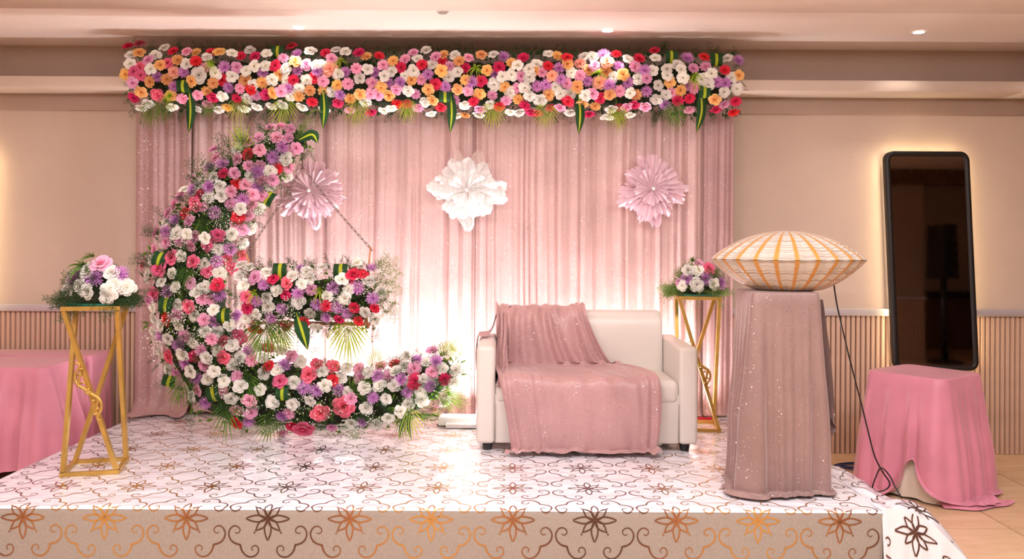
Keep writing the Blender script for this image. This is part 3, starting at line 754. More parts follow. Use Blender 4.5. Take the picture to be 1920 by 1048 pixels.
# ------------------------------------------------------------------ crescent of flowers
C4 = """P565,215 P580,270 P935,75 P1000,68 P1065,80 P975,135 P1050,140 P860,135 P795,165 L1010,195 P1075,215 L945,260 W720,215 R790,240 P720,275 P865,215 W1035,270 P1050,325 R975,335 W930,350 P790,320 P865,320 L850,360 P970,290 P1105,200 W500,310 L540,330 L620,305 R628,370 P700,365 W565,395 R715,435 P770,440 P435,405 W470,450 L530,455 W605,455 P680,485 L850,455 P875,410 W805,395 P950,410 W930,445 W1040,385 R475,510 L425,475 W375,480 P345,520 W530,520 W615,515 H445,565,1.2 P500,590 L750,540 P675,565 P805,570 P820,505 P870,510 P310,570 P270,630 R380,630 L310,675 P405,680 L570,625 R720,650 P780,640 P700,695 W855,595 P750,735 W800,725 W740,600 W255,690 P190,755 L250,750 P255,815 P340,810 W320,760 W390,765 P445,780 P415,840 H590,770,1.1 W680,765 H520,835,1.1 W590,865 L670,865 W510,790 W755,830 H740,900,1.1 P180,865 H290,920,1.1 W350,910 L580,940 H645,930 H430,945,1.1 H110,970,1.1 H210,990,1.35 W295,1020 W140,1020 W165,935 H525,1010 W600,1020 H680,990 W500,960"""
C6 = """W210,160 W125,135 W475,190 R548,178 L245,220 H160,235,1.1 P135,275 W295,190 W425,215 P385,165 P455,265 P512,268 L560,240 W525,330 W160,310 W310,300 H375,310 P300,360,1.2 R238,392 L525,402 W412,365 W620,422 W170,385 W315,425 W210,430 W545,465 H680,500,1.3 H588,525 W475,465 P515,510 P465,390 L665,365 P350,492,1.1 W250,505 L205,490 W405,535 L312,545 W165,465 H258,615,1.2 W335,605 R405,615 P450,580 L350,660 W485,625 H590,622 P470,670 W550,575 W640,550 W205,590 W250,695 P300,715 W390,707 W640,665 W530,705 L420,750 W490,755 W590,768 P430,820 P670,740 W690,800 W635,870 W400,860 L475,900 P580,835 P745,885,1.1 P665,945 P755,960 R670,1020 L740,1010 L735,585 W790,560 H855,570,1.1 P760,640 W825,630 R865,675 L958,670 W840,720 H935,770,1.2 W1015,778 W885,890 W815,820 W935,590 W920,700 P985,970 L950,980 W1010,910 W690,620"""
C8 = """W240,460 H380,395,1.4 H445,305 H590,325,1.2 L335,515 L450,530 R590,445,1.1 W520,490 W500,375 W660,430 L640,525 W715,345 W725,555 H690,670,1.6 P750,610 W395,620 W235,650 H480,730,1.5 P200,740 H330,860,1.6 R230,845 P140,900 P585,855 W755,820 L850,810 W980,830 W890,690 W870,510 P840,420,1.1 P825,340 W915,380 L990,405 P1085,410,1.1 P1020,320 R1145,305 W1150,360 W1010,490,1.1 W1140,490 L1195,440 L1255,550 W1230,330 P1320,340,1.1 W1250,230 L1345,265 P1475,185 W1425,280 L1515,275 R1325,455,1.2 W1270,450 P1475,370 W1570,340 R1590,430 W1500,440 W1660,450 L1455,490 W1370,540 W1395,440 W1650,180 W1690,350 W1385,620 W1260,655 W1200,720 W1085,770 L950,600 W1070,610 P1490,690 W1590,630 L140,760 W300,280 P225,230 W60,640"""
cres = parse(C4, 240, 220, 3.494) + parse(C6, 240, 480, 3.275) + parse(C8, 500, 620, 4.7625)
MED = [(572, 262, 24), (535, 275, 42), (490, 305, 56), (445, 345, 66), (405, 400, 76), (375, 450, 84), (358, 520, 92), (366, 600, 92), (396, 680, 90), (450, 728, 92), (535, 736, 80), (640, 748, 68), (740, 742, 62), (805, 712, 46), (846, 690, 24)]
MD = [tuple(q) for q in cr(MED, 5)]
CRD = 5.66
def cnear(px, py):
    b_ = min(MD, key=lambda q: math.hypot(px - q[0], py - q[1]) / q[2])
    return b_, (px - b_[0]) / b_[2], (py - b_[1]) / b_[2]
def cpos(px, py, extra=0.0):
    q, a, b_ = cnear(px, py); m_ = min(.97, math.hypot(a, b_)); c = math.sqrt(1 - m_ * m_)
    return at(px, py, CRD - (q[2] / 280 * .62 + .03) * c - extra), Vector((a * .8, -c - .25, -b_ * .8)).normalized()
cs = thing('flower_crescent', 'tall crescent moon of pink, white and lilac flowers standing on the stage', 'floral display', (at(540, 815, CRD).x, CRD, STG))
for c, px, py, k in cres:
    p, n = cpos(px, py, R_.uniform(-.02, .04)); n = (n + Vector((R_.uniform(-.35, .35), 0, R_.uniform(-.35, .35)))).normalized()
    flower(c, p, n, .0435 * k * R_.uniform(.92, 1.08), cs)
V = []
for i, q in enumerate(MD):
    c0 = at(q[0], q[1], CRD); a = MD[max(0, i - 1)]; b_ = MD[min(len(MD) - 1, i + 1)]
    t = Vector((b_[0] - a[0], 0, -(b_[1] - a[1]))).normalized(); s_ = Vector((t.z, 0, -t.x)); r = q[2] * .70 / 280
    for k in range(12):
        an = 2 * PI * k / 12; rr = r * (1 + .2 * nz(i * .6, k * 1.3, 4))
        V.append(c0 + s_ * math.cos(an) * rr + Vector((0, 1, 0)) * math.sin(an) * rr * .5)
part('floral_foam', V, grid_faces(len(MD), 12, True) + [tuple(range(12))], M['foam'], cs)
def rp_cres(lo=0.0, hi=.98):
    q = R_.choice(MD[2:]); a = R_.uniform(0, 2 * PI); m_ = math.sqrt(R_.uniform(lo, hi)); px, py = q[0] + q[2] * m_ * math.cos(a), q[1] + q[2] * m_ * math.sin(a)
    py = min(py, 812)
    p, n = cpos(px, py, -.035); return p, n
it = []
for i in range(900):
    p, n = rp_cres(); it.append((p, n + Vector((R_.uniform(-.7, .7), 0, R_.uniform(-.7, .7))), R_.uniform(.07, .13)))
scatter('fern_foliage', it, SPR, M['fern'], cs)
it = []
for i in range(1800):
    p, n = rp_cres(); it.append((p, n + Vector((R_.uniform(-.9, .9), 0, R_.uniform(-.9, .9))), R_.uniform(.03, .06)))
scatter('small_leaves', it, [LEAF], M['palm'], cs)
BBP = [(345, 440), (400, 490), (352, 455), (410, 395), (520, 260), (500, 275), (330, 560), (360, 590), (350, 600), (420, 640), (440, 690), (430, 720), (560, 750), (600, 760), (700, 770), (640, 790), (570, 730), (372, 400), (400, 350), (480, 760), (380, 640), (325, 600), (640, 720), (730, 700), (760, 745), (420, 415), (430, 430), (470, 650), (395, 530), (385, 505), (665, 800), (740, 800), (520, 800), (300, 640), (850, 660), (860, 690), (610, 690), (690, 690)]
it = []
for px, py in BBP:
    for j in range(4):
        p, n = cpos(px + R_.uniform(-16, 16), py + R_.uniform(-14, 14), -.022); it.append((p, n + Vector((R_.uniform(-.7, .7), 0, R_.uniform(-.5, .7))), R_.uniform(.07, .12)))
scatter('baby_breath', it, BB, M['baby'], cs, mats=[M['fernl']])
for px, py, dx, dz, L, mt in ((458, 285, -.15, 1, .20, 'palmy'), (380, 408, .1, -1, .15, 'palm'), (345, 700, -.2, -1, .21, 'palm'), (425, 755, .1, -1, .22, 'palm'), (512, 775, -.3, -1, .2, 'palm'), (462, 700, .3, -1, .2, 'palm'), (770, 765, .0, -1, .19, 'palmy'), (750, 775, .3, -1, .16, 'palm'), (828, 672, .6, .8, .17, 'palmy'), (822, 738, 1, -.35, .20, 'palm'), (700, 690, .3, 1, .15, 'palmy'), (655, 735, .8, .5, .17, 'palm'), (500, 640, 1, -.1, .2, 'palmy'), (790, 770, 1, -.1, .14, 'palm'), (350, 500, 0, -1, .14, 'palm'), (660, 810, .1, -.2, .12, 'palm')):
    p, n = cpos(px, py, .01); palm(p, (dx, -.25, dz), L, cs, mt, n=13, spread=R_.uniform(.9, 1.3), droop=.1)
for px, py, r in ((503, 372, .5), (301, 487, .3), (313, 572, .1), (421, 592, 0), (402, 738, -.25), (531, 737, 0), (320, 712, .3)):
    p, n = cpos(px, py, .02); leafloop(p, .085, .08, cs, r)
p0 = at(560, 262, 5.5); striped([p0, at(585, 252, 5.45), at(596, 268, 5.4)], .07, cs, f=(0, -1, .2))
striped([at(770, 765, 5.46), at(766, 800, 5.4), at(772, 826, 5.36)], .02, cs); striped([at(765, 765, 5.46), at(752, 800, 5.4), at(748, 824, 5.36)], .02, cs)
mb = MB()
for i in range(12):
    a = at(552 + i, 262, 5.55); ex, ey = 575 + R_.uniform(0, 50), 222 + R_.uniform(-14, 34); c = at(ex, ey, 5.45); m_ = at((552 + ex) / 2 + 4, min(262, ey) - 6, 5.48)
    P = cr([a, m_, c], 5); s_ = .0035; V = []
    for j, q in enumerate(P): V += [(q[0], q[1], q[2] + s_ * (1 - j / len(P))), (q[0], q[1], q[2] - s_ * (1 - j / len(P)))]
    mb.add(V, grid_faces(len(P), 2), [.7] * len(V))
mb.build('grass_blades', M['fernl'], cs, False)['kind'] = 'stuff'
# ------------------------------------------------------------------ swing hung from the crescent's tip
C7 = """W60,180 W130,200 W45,270 P185,290,1.1 R350,300 W285,245 L260,355 H470,340,1.1 R455,440 W375,405 W515,280 L600,215,1.1 W600,350 L570,425 P685,395 W680,300 W785,205 W80,360 H110,460 L195,505 W290,465 R118,560 W305,550,1.15 L425,565 W195,610 L330,645 W575,500,1.2 L740,525 R820,540 W675,600 L820,640 W730,715 R620,680 L885,385,1.1 W960,310,1.1 W830,460 W985,475,1.1 L1100,380,1.2 W1020,400 R1060,265,1.2 R1150,265 W1100,165 L1225,205 W1200,320 H1020,330 L915,550 L1010,600 R1070,555 R935,655 R1110,670 L1235,475 R1255,555 W1260,655 W1170,590 R460,710 R175,730 R210,740 W1300,420 W100,655 W640,240"""
SD = 5.40
sw = thing('floral_swing', 'flower covered swing seat hanging on two chains from the crescent tip', 'floral swing', (at(580, 560, SD).x, SD, at(580, 600, SD).z))
swf = parse(C7, 440, 460, 4.763)
def spos(px, py, e=0.0):
    b_ = (py - 560) / 62; m_ = min(.95, abs(b_)); c = math.sqrt(1 - m_ * m_); return at(px, py, SD - .10 * c - e), Vector((0, -c - .2, -b_ * .9)).normalized()
for c, px, py, k in swf:
    p, n = spos(px, py, R_.uniform(-.01, .03)); flower(c, p, n + Vector((R_.uniform(-.35, .35), 0, R_.uniform(-.3, .3))), .040 * k * R_.uniform(.92, 1.08), sw)
V = []
for i in range(30):
    c0 = at(462 + i * 8.3, 562, SD + .02)
    for k in range(12): an = 2 * PI * k / 12; rr = (1 + .2 * nz(i * .6, k * 1.3, 9)) * min(1, .4 + min(i, 29 - i) * .3); V.append((c0.x, c0.y + .06 * rr * math.cos(an), c0.z + .13 * rr * math.sin(an)))
part('floral_foam', V, grid_faces(30, 12, True), M['foam'], sw)
it = []; it2 = []; it3 = []
for i in range(330):
    p, n = spos(R_.uniform(458, 712), 560 + 58 * R_.uniform(-1, 1), -.04); it.append((p, n + Vector((R_.uniform(-.6, .6), 0, R_.uniform(-.6, .6))), R_.uniform(.06, .11)))
for i in range(500):
    p, n = spos(R_.uniform(458, 708), 560 + 58 * R_.uniform(-1, 1), -.04); it2.append((p, n + Vector((R_.uniform(-.8, .8), 0, R_.uniform(-.8, .8))), R_.uniform(.03, .055)))
for px, py in ((530, 590), (545, 575), (630, 565), (560, 520), (590, 520), (610, 575), (500, 590), (690, 545), (650, 570), (720, 520), (725, 560), (670, 500)):
    for j in range(6):
        p, n = spos(px + R_.uniform(-12, 12), py + R_.uniform(-12, 12), -.02); it3.append((p, n + Vector((R_.uniform(-.6, .6), 0, R_.uniform(-.3, .7))), R_.uniform(.06, .10)))
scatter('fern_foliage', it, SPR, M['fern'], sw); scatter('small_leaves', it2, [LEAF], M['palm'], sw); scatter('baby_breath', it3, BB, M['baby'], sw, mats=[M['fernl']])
it = [(spos(R_.uniform(690, 726), R_.uniform(500, 600), -.03)[0], Vector((R_.uniform(.3, 1), -.3, R_.uniform(-.5, .9))), R_.uniform(.08, .13)) for i in range(50)]
scatter('light_fern', it, SPR, M['fernl'], sw)
for px, py, dx, L, mt in ((500, 598, -.1, .26, 'palm'), (652, 596, .05, .27, 'palmy'), (520, 600, .4, .2, 'palm')):
    p, n = spos(px, py, .0); palm(p, (dx, -.2, -1), L, sw, mt, n=17, spread=1.25)
striped([spos(555, 585)[0], at(566, 620, 5.27), at(577, 656, 5.30)], .085, sw)
for px, py in ((527, 509), (640, 510)): leafloop(spos(px, py)[0], .09, .085, sw)
for px, py in ((479, 548), (600, 543)): tuft(spos(px, py, .03)[0], .07, sw)
mb = MB(); mb.tube([at(455, 604, SD + .04), at(695, 608, SD + .04)], .012, 8); mb.build('seat_rail', M['wood'], sw)
mb = MB(); mb.tube([at(695, 462, SD), at(690, 512, SD)], .006, 6); mb.tube([at(684, 588, SD), at(690, 616, SD)], .012, 6); mb.build('hanger_stick', M['wood'], sw)
mb = MB(); mb.tube([at(460, 474, SD), at(470, 500, SD)], .008, 6); mb.build('hanger_stick', M['wood'], sw)
# chain link (stadium ring)
mb = MB(); ring = []
for k in range(14):
    a = 2 * PI * k / 14; ring.append(Vector((.0065 * math.cos(a), 0, .0065 * math.sin(a) + (.0125 if math.sin(a) > 0 else -.0125))))
V = []
for i, p in enumerate(ring):
    t = (ring[(i + 1) % 14] - ring[i - 1]).normalized(); q = t.cross(Vector((0, 1, 0)))
    for j in range(5): b_ = 2 * PI * j / 5; V.append(p + (q * math.cos(b_) + Vector((0, 1, 0)) * math.sin(b_)) * .0019)
Fs = [(i * 5 + j, i * 5 + (j + 1) % 5, ((i + 1) % 14) * 5 + (j + 1) % 5, ((i + 1) % 14) * 5 + j) for i in range(14) for j in range(5)]
link_me = mkmesh('link', V, Fs, M['link'])
def chain(a, b_):
    a = Vector(a); b_ = Vector(b_); L = (b_ - a).length; n = int(L / .0335); e = thing('chain', '', ''); del e['label']; del e['category']
    e.parent = sw; e.location = a - wpos(sw)
    for i in range(n + 1):
        t = i / n; p = a.lerp(b_, t) + Vector((0, 0, -.012 * math.sin(PI * t)))
        o = link('link', link_me, e); o.matrix_local = Matrix.Translation(p - a) @ look(b_ - a, PI / 2 * (i % 2) + .5)
chain(at(568, 312, SD), at(462, 476, SD)); chain(at(566, 312, SD), at(695, 466, SD))
mb = MB(); mb.tube([at(566, 296, 5.52), at(567, 306, 5.42), at(567, 316, SD)], .004, 6); mb.build('hook', M['link'], sw)

# ------------------------------------------------------------------ big fabric flowers on the curtain
def fabric_flower(px, py, rad, mt, label, white=False, seed=0):
    r = random.Random(seed); c = at(px, py, 6.20); t = thing('fabric_flower', label, 'fabric flower', c, 'large fabric flowers hung on the curtain')
    layers = ((7, 1.04, .02, 0), (6, .90, .10, .4), (5, .60, .16, .8)) if not white else ((6, 1.04, .02, 0), (5, .86, .12, .5), (4, .55, .18, .9))
    for n, L, lift, of in layers:
        for k in range(n):
            a0 = of + 2 * PI * k / n + r.uniform(-.15, .15); V = []; l = L * rad * r.uniform(.80, 1.16); hw = (1.0 if not white else .98) * PI / n * r.uniform(.85, 1.15); ph = r.uniform(0, 6)
            ns, nt_ = 12, 26
            for i in range(ns + 1):
                s = i / ns
                for j in range(nt_ + 1):
                    u = -1 + 2 * j / nt_
                    edge = 1 - (.30 if white else .22) * abs(u) ** 2.5 + (.06 * math.sin(u * 6 + ph) + (.015 if white else .05) * math.sin(u * 21 + ph * 2) + (0 if white else .03 * math.sin(u * 37 + ph * 5))) * s
                    R0 = l * s * edge + .006
                    ruf = (.024 * math.sin(u * (7 if white else 12) + ph + 2 * s) + (.006 if white else .011) * math.sin(u * 25 + ph * 3 - s * 2)) * s ** 1.1
                    dz = -(lift * (1 if white else .7)) * rad * 2.2 * math.sin(s * PI * .6) * (.4 + .6 * (1 - abs(u))) + ruf - .010
                    if white: dz += .05 * s * s * nz(a0 * 3, u * 2, s * 3)
                    a = a0 + u * hw * (.45 + .55 * s ** .7)
                    V.append((c.x + R0 * math.cos(a), c.y + dz, c.z + R0 * math.sin(a)))
            part('petal', V, grid_faces(ns + 1, nt_ + 1), mt, t)
    # lower tail petal
    V = []; ns, nt_ = 8, 14; tail = rad * (1.12 if not white else 1.1)
    for i in range(ns + 1):
        s = i / ns
        for j in range(nt_ + 1):
            u = -1 + 2 * j / nt_; wd = rad * .28 * math.sin(PI * min(1, .15 + s * .75)) 
            V.append((c.x + (.08 if not white else -.02) * rad + u * wd + .01 * math.sin(s * 9), c.y + .005 + .022 * math.sin(u * 10 + seed) * s, c.z - rad * .35 - tail * .78 * s + .012 * math.sin(u * 11)))
    part('tail_petal', V, grid_faces(ns + 1, nt_ + 1), mt, t)
    V, Fs = lathe(0, 0, [(.0135 * math.sin(a), -.0135 * math.cos(a)) for a in np.linspace(.1, PI - .1, 8)], 14)
    part('pearl_centre', [(c.x + v[0], c.y - .075 + v[1], c.z + v[2]) for v in V], Fs, M['pearl'], t)
    mb = MB(); mb.tube([(c.x, c.y + .02, c.z), (c.x + .01, 6.26, EYE + 1.05)], .0012, 4); mb.build('hanging_thread', M['white_plastic'], t, False)
    if white:
        for sg in (-1, 1):
            V = []
            for i in range(9):
                s = i / 8
                for j in range(11):
                    u = -1 + 2 * j / 10; a = PI / 2 - sg * .42
                    R0 = .19 * s + rad * .55
                    V.append((c.x + .01 + R0 * math.cos(a) * .62 + u * .055 * math.sin(PI * (s * .8 + .1)), c.y + .02 + .012 * math.sin(u * 6 + s * 4), c.z + R0 * math.sin(a)+ .01 * math.sin(u * 5)))
            part('sheer_bow_loop', V, grid_faces(9, 11), M['orghint'], t)
    return t
fabric_flower(583, 358, .23, M['orgpink'], 'pink ruffled fabric flower on the curtain behind the swing chains', seed=3)
fabric_flower(876, 357, .245, M['orgwhite'], 'white ruffled fabric flower on the curtain above the loveseat', True, seed=8)
fabric_flower(1222, 354, .228, M['orgpink'], 'pink ruffled fabric flower on the curtain nearest the shell', seed=14)

# ------------------------------------------------------------------ sofa
S0, S1 = -.197, 1.182; SF, SBK = 5.20, 6.00
so = thing('loveseat', 'cream leather two-seat sofa with square arms and black feet', 'sofa', ((S0 + S1) / 2, 5.6, STG))
AW = .117
box('arm', S0, S0 + AW, SF, SBK - .02, STG + .05, STG + .655, M['sofa'], so, .026, 4)
box('arm', S1 - AW, S1, SF, SBK - .02, STG + .05, STG + .655, M['sofa'], so, .026, 4)
box('base', S0 + AW - .004, S1 - AW + .004, SF + .02, SBK - .03, STG + .05, STG + .36, M['sofa'], so, .012, 2)
sc_ = box('seat_cushion', S0 + AW - .002, S1 - AW + .002, SF + .006, SBK - .2, STG + .30, STG + .437, M['sofa'], so, .04, 5)
bm = bmesh.new(); bm.from_mesh(sc_.data)
bmesh.ops.subdivide_edges(bm, edges=[e for e in bm.edges if e.calc_length() > .3], cuts=8, use_grid_fill=True)
for v in bm.verts:
    if v.co.z > .42: v.co.z += .018 * max(0, math.cos(v.co.x / .62 * PI / 2))
bm.to_mesh(sc_.data); bm.free()
# backrest, slightly reclined
V = []; prof = [(5.74, .42), (5.755, .60), (5.775, .74), (5.80, .80), (5.84, .828), (5.90, .832), (5.955, .81), (5.985, .74), (5.99, .40), (5.99, .06), (5.80, .06)]
prof = [(p[0] + 0.0, p[1]) for p in cr(prof, 3)]
xs = [(S0 + AW + .004, .90), (S0 + AW + .008, .96), (S0 + AW + .02, .99), (S0 + AW + .05, 1)] + [(S0 + AW + .05 + (S1 - S0 - 2 * AW - .1) * k / 6, 1) for k in range(1, 6)] + [(S1 - AW - .05, 1), (S1 - AW - .02, .99), (S1 - AW - .008, .96), (S1 - AW - .004, .90)]
for x, k in xs:
    for y, z in prof:
        V.append((x, 5.87 + (y - 5.87) * (k if k < 1 else 1), STG + .45 + (z - .45) * (k * .6 + .4)))
n = len(prof); Fs = grid_faces(len(xs), n, True) + [tuple(range(n)), tuple((len(xs) - 1) * n + k for k in range(n))[::-1]]
part('backrest', V, Fs, M['sofa'], so)
for x in (S0 + .07, S1 - .07):
    for y in (SF + .07, SBK - .1):
        V, Fs = lathe(x, y, [(.026, STG), (.028, STG + .004), (.034, STG + .048), (.034, STG + .055)], 20); part('leg', V, Fs, M['black'], so)
for x in (S0 + .0585, S1 - .0585):
    pass
for x in (S0 + AW + .0, S1 - AW):
    mb = MB(); mb.tube([(x, SF + .012, STG + .06), (x, SF + .010, STG + .30)], .0025, 5); mb.build('piping', M['seam'], so)
# ---- sequin throw
path = [(6.03, .50), (6.025, .70), (6.0, .82), (5.92, .850), (5.85, .848), (5.79, .822), (5.755, .76), (5.735, .62), (5.722, .50), (5.70, .462), (5.60, .463), (5.45, .467), (5.30, .462), (5.215, .450), (5.182, .41), (5.172, .30), (5.165, .15), (5.158, .05), (5.150, .018), (5.11, .012), (5.06, .012)]
xl = [-.09, -.09, -.09, -.09, -.09, -.085, -.08, -.078, -.076, -.074, -.072, -.07, -.068, -.062, -.05, -.03, .0, .02, .01, .0, -.02]
xr = [.50, .50, .51, .515, .52, .525, .55, .61, .68, .74, .82, .87, .91, .93, .935, .935, .93, .92, .93, .935, .93]
P = cr([(a, b_, l, r) for (a, b_), l, r in zip(path, xl, xr)], 5); nt_ = 130; V = []
n = len(P); px_ = []
for i, (y, z, l, r) in enumerate(P):
    a = P[max(i - 1, 0)]; b_ = P[min(i + 1, n - 1)]; ty, tz = b_[0] - a[0], b_[1] - a[1]; L = max(1e-6, math.hypot(ty, tz)); ny, nz_ = tz / L, -ty / L
    if i == 0: px_ = 0
    s = i / (n - 1)
    for j in range(nt_ + 1):
        u = j / nt_; ff = .5 + .5 * math.sin(u * 34 + 2.5 * math.sin(s * 5) + 6 * nz(u * 3, s * 2)); amp = .012 * (.35 + .65 * abs(nz(u * 4 + 3, s * 4, 2)) * 2)
        edge = math.exp(-((1 - u) / .10) ** 2) + math.exp(-(u / .10) ** 2) + .6 * math.exp(-((u - .22) / .05) ** 2) * (s > .5)
        h = .006 + amp * ff * 1.3 + .022 * edge * (.5 + .5 * math.sin(u * 95 + s * 3)) + .02 * max(0, nz(u * 6, s * 7, 9))
        if s < .47 and s > .22: h += .02 * (.5 + .5 * math.sin(u * 40 + s * 26 + 3 * nz(u * 3, s * 5, 1))) 
        if s > .93: h += .03 * max(0, nz(u * 9, s * 24, 5)) + .006
        x = l + (r - l) * u + (.02 * nz(s * 6, 1, 3) if j in (0, nt_) else 0)
        dd = .018 * math.sin(u * 21) * (s > .95)
        V.append((x, y - abs(ny) * h * (1 if i > 12 or y < 5.9 else -1) * (0 if abs(ny) < .05 else 1) - dd, STG + z + max(0, nz_ if nz_ > 0 else -nz_) * h * (1 if True else 0)))
tw = part('throw', V, grid_faces(n, nt_ + 1), M['throw'], None)
tag(tw, 'dusty pink sequin throw spread over the cream loveseat and down to the stage', 'throw')
# wing of the throw over the left arm
wing = cr([(.02, 5.86, .852, .05), (-.07, 5.85, .82, .07), (-.105, 5.80, .72, .10), (-.14, 5.76, .672, .12), (-.185, 5.74, .668, .12), (-.206, 5.72, .655, .12), (-.214, 5.71, .56, .11), (-.216, 5.70, .44, .08)], 5); V = []
for i, (x, y, z, hw) in enumerate(wing):
    for j in range(25):
        u = -1 + 2 * j / 24; V.append((x - .004 * math.sin(u * 14 + i * .3), y + u * hw, STG + z + .006 + .006 * math.sin(u * 11 + i * .2)))
part('throw_corner', V, grid_faces(len(wing), 25), M['throw'], tw)
V = []
wing = cr([(-.06, 5.74, .80), (-.055, 5.66, .68), (-.06, 5.55, .55), (-.055, 5.42, .48), (-.05, 5.28, .46), (-.055, 5.19, .40)], 6)
for i, (x, y, z) in enumerate(wing):
    for j in range(17): u = j / 16; V.append((x - .018 + u * .075 + .006 * math.sin(u * 15 + i * .3), y - .015 * math.sin(u * 18 + i * .15), STG + z + .02 * math.sin(u * PI) + .012 * math.sin(u * 20 + i * .2)))
part('throw_gather', V, grid_faces(len(wing), 17), M['throw'], tw)

# ------------------------------------------------------------------ draped furniture
def rrect(a, b_, r, rot=0, n=200):
    """outline points + outward normals of a rounded rectangle, evenly spaced"""
    pts = []
    for cx_, cy_, a0 in ((a - r, b_ - r, 0), (-a + r, b_ - r, PI / 2), (-a + r, -b_ + r, PI), (a - r, -b_ + r, 1.5 * PI)):
        for k in range(13):
            q = a0 + PI / 2 * k / 12; pts.append((cx_ + r * math.cos(q), cy_ + r * math.sin(q)))
    pts = np.array(pts + [pts[0]]); sg = np.hypot(*np.diff(pts, axis=0).T); cu = np.concatenate([[0], np.cumsum(sg)])
    t = np.linspace(0, cu[-1], n, endpoint=False); X_ = np.interp(t, cu, pts[:, 0]); Y_ = np.interp(t, cu, pts[:, 1])
    dx = np.roll(X_, -1) - np.roll(X_, 1); dy = np.roll(Y_, -1) - np.roll(Y_, 1); l = np.hypot(dx, dy); nx, ny = dy / l, -dx / l
    nx = sum(np.roll(nx, k) for k in range(-5, 6)); ny = sum(np.roll(ny, k) for k in range(-5, 6)); l = np.hypot(nx, ny); nx /= l; ny /= l
    c, s = math.cos(rot), math.sin(rot)
    return [(x * c - y * s, x * s + y * c, p * c - q * s, p * s + q * c) for x, y, p, q in zip(X_, Y_, nx, ny)]
def drape(name, cx, cy, a, b_, r, rot, zt, zb, flare_, amp, mt, parent, nf=22, seed=1, n=240, rows=36, corner=0.0, puddle=0, lift=.004, edge_r=.012, topw=.0):
    o = rrect(a, b_, r, rot, n); rr = random.Random(seed); ph = [rr.uniform(0, 6.28) for _ in range(8)]
    def fold(th, s):
        v = math.sin(nf * th + ph[0] + 1.4 * math.sin(3 * th + ph[1]) + .4 * s) * .55 + math.sin(nf * .53 * th + ph[2] + .5 * s) * .4 + .25 * math.sin(nf * 2.1 * th + ph[3])
        return v
    V = []
    # top
    tops = [.0, .35, .7, .92, 1.0]
    for k in tops[1:]:
        for x, y, nx, ny in o: V.append((cx + (x - nx * edge_r) * k, cy + (y - ny * edge_r) * k, zt + lift + topw * nz(x * k * 6, y * k * 6, seed)))
    for k in range(1, 4):
        an = PI / 2 * k / 3
        for x, y, nx, ny in o: V.append((cx + x - nx * edge_r * (1 - math.sin(an)), cy + y - ny * edge_r * (1 - math.sin(an)), zt + lift - edge_r * (1 - math.cos(an))))
    for i in range(1, rows + 1):
        s = i / rows
        for k, (x, y, nx, ny) in enumerate(o):
            th = math.atan2(y, x); zb_ = zb(th) if callable(zb) else zb; fl_ = flare_(th) if callable(flare_) else flare_
            am = amp(th) if callable(amp) else amp
            dz = zt - edge_r - zb_; z = zt - edge_r - dz * s
            drop = (zt - z) / (zt + .001)
            out = .004 + fl_ * drop + max(0, am * min(1, s * 1.6) ** 1.1 * (fold(2 * PI * k / n, s) + .8) * .6)
            V.append((cx + x + nx * out + .004 * nz(x * 5, z * 5, seed), cy + y + ny * out, z + (.010 * nz(th * 3, s, seed) if i == rows else 0)))
    if puddle:
        for i in range(1, 6):
            s = i / 5
            for k, (x, y, nx, ny) in enumerate(o):
                th = math.atan2(y, x); fl_ = flare_(th) if callable(flare_) else flare_; am = amp(th) if callable(amp) else amp
                pd = puddle(th) if callable(puddle) else puddle
                bx, by, bz = V[len(V) - n]
                V.append((bx + nx * pd / 5, by + ny * pd / 5, max((zb(th) if callable(zb) else zb) + .002, bz * 0 + (zb(th) if callable(zb) else zb) + .014 * (1 + math.sin(th * 40 + s * 6 + ph[5])) * math.sin(PI * s) * min(1, pd * 14) + .003)))
    m_ = len(V) // n; V.append((cx, cy, zt + lift)); Fs = grid_faces(m_, n, True) + [(len(V) - 1, (k + 1) % n, k) for k in range(n)]
    ob = part(name, V, Fs, mt, parent)
    return ob
def table(name, label, cx, cy, a, b_, h, cat='table', rot=0, z0=0.0):
    t = thing(name, label, cat, (cx, cy, z0)); m_ = Matrix.Rotation(rot, 3, 'Z')
    def q(x, y, z): v = m_ @ Vector((x, y, 0)); return (cx + v.x, cy + v.y, z)
    V, Fs = boxv(-a, a, -b_, b_, z0 + h - .03, z0 + h); part('tabletop', [q(*v) for v in V], Fs, M['wood'], t, False)
    for sx in (1, -1):
        for sy in (1, -1):
            V, Fs = boxv(-.02, .02, -.02, .02, z0, z0 + h - .03); part('leg', [q(v[0] + sx * (a - .05), v[1] + sy * (b_ - .05), v[2]) for v in V], Fs, M['black'], t, False)
    return t
# left buffet tables
TH = .772
table('banquet_table', 'banquet table under pink cloth beside the stage, its front edge nearer the camera', -4.0, 5.775, .93, .255, TH - .006)
o = drape('tablecloth', -4.0, 5.775, .96, .275, .05, 0, TH, lambda th: .11, .05, lambda th: .085, M['pinkcloth'], None, nf=30, seed=5, n=700)
tag(o, 'pink tablecloth falling in folds over the nearer table left of the stage', 'tablecloth')
table('banquet_table', 'banquet table under pink cloth pushed behind the other, against the slatted wall', -4.0, 6.285, .93, .12, TH - .006)
o = drape('tablecloth', -4.0, 6.265, .96, .165, .03, 0, TH, .10, .015, .014, M['pinkcloth'], None, nf=46, seed=6, n=600)
tag(o, 'pink tablecloth over the rear table between the nearer table and slatted wall', 'tablecloth')
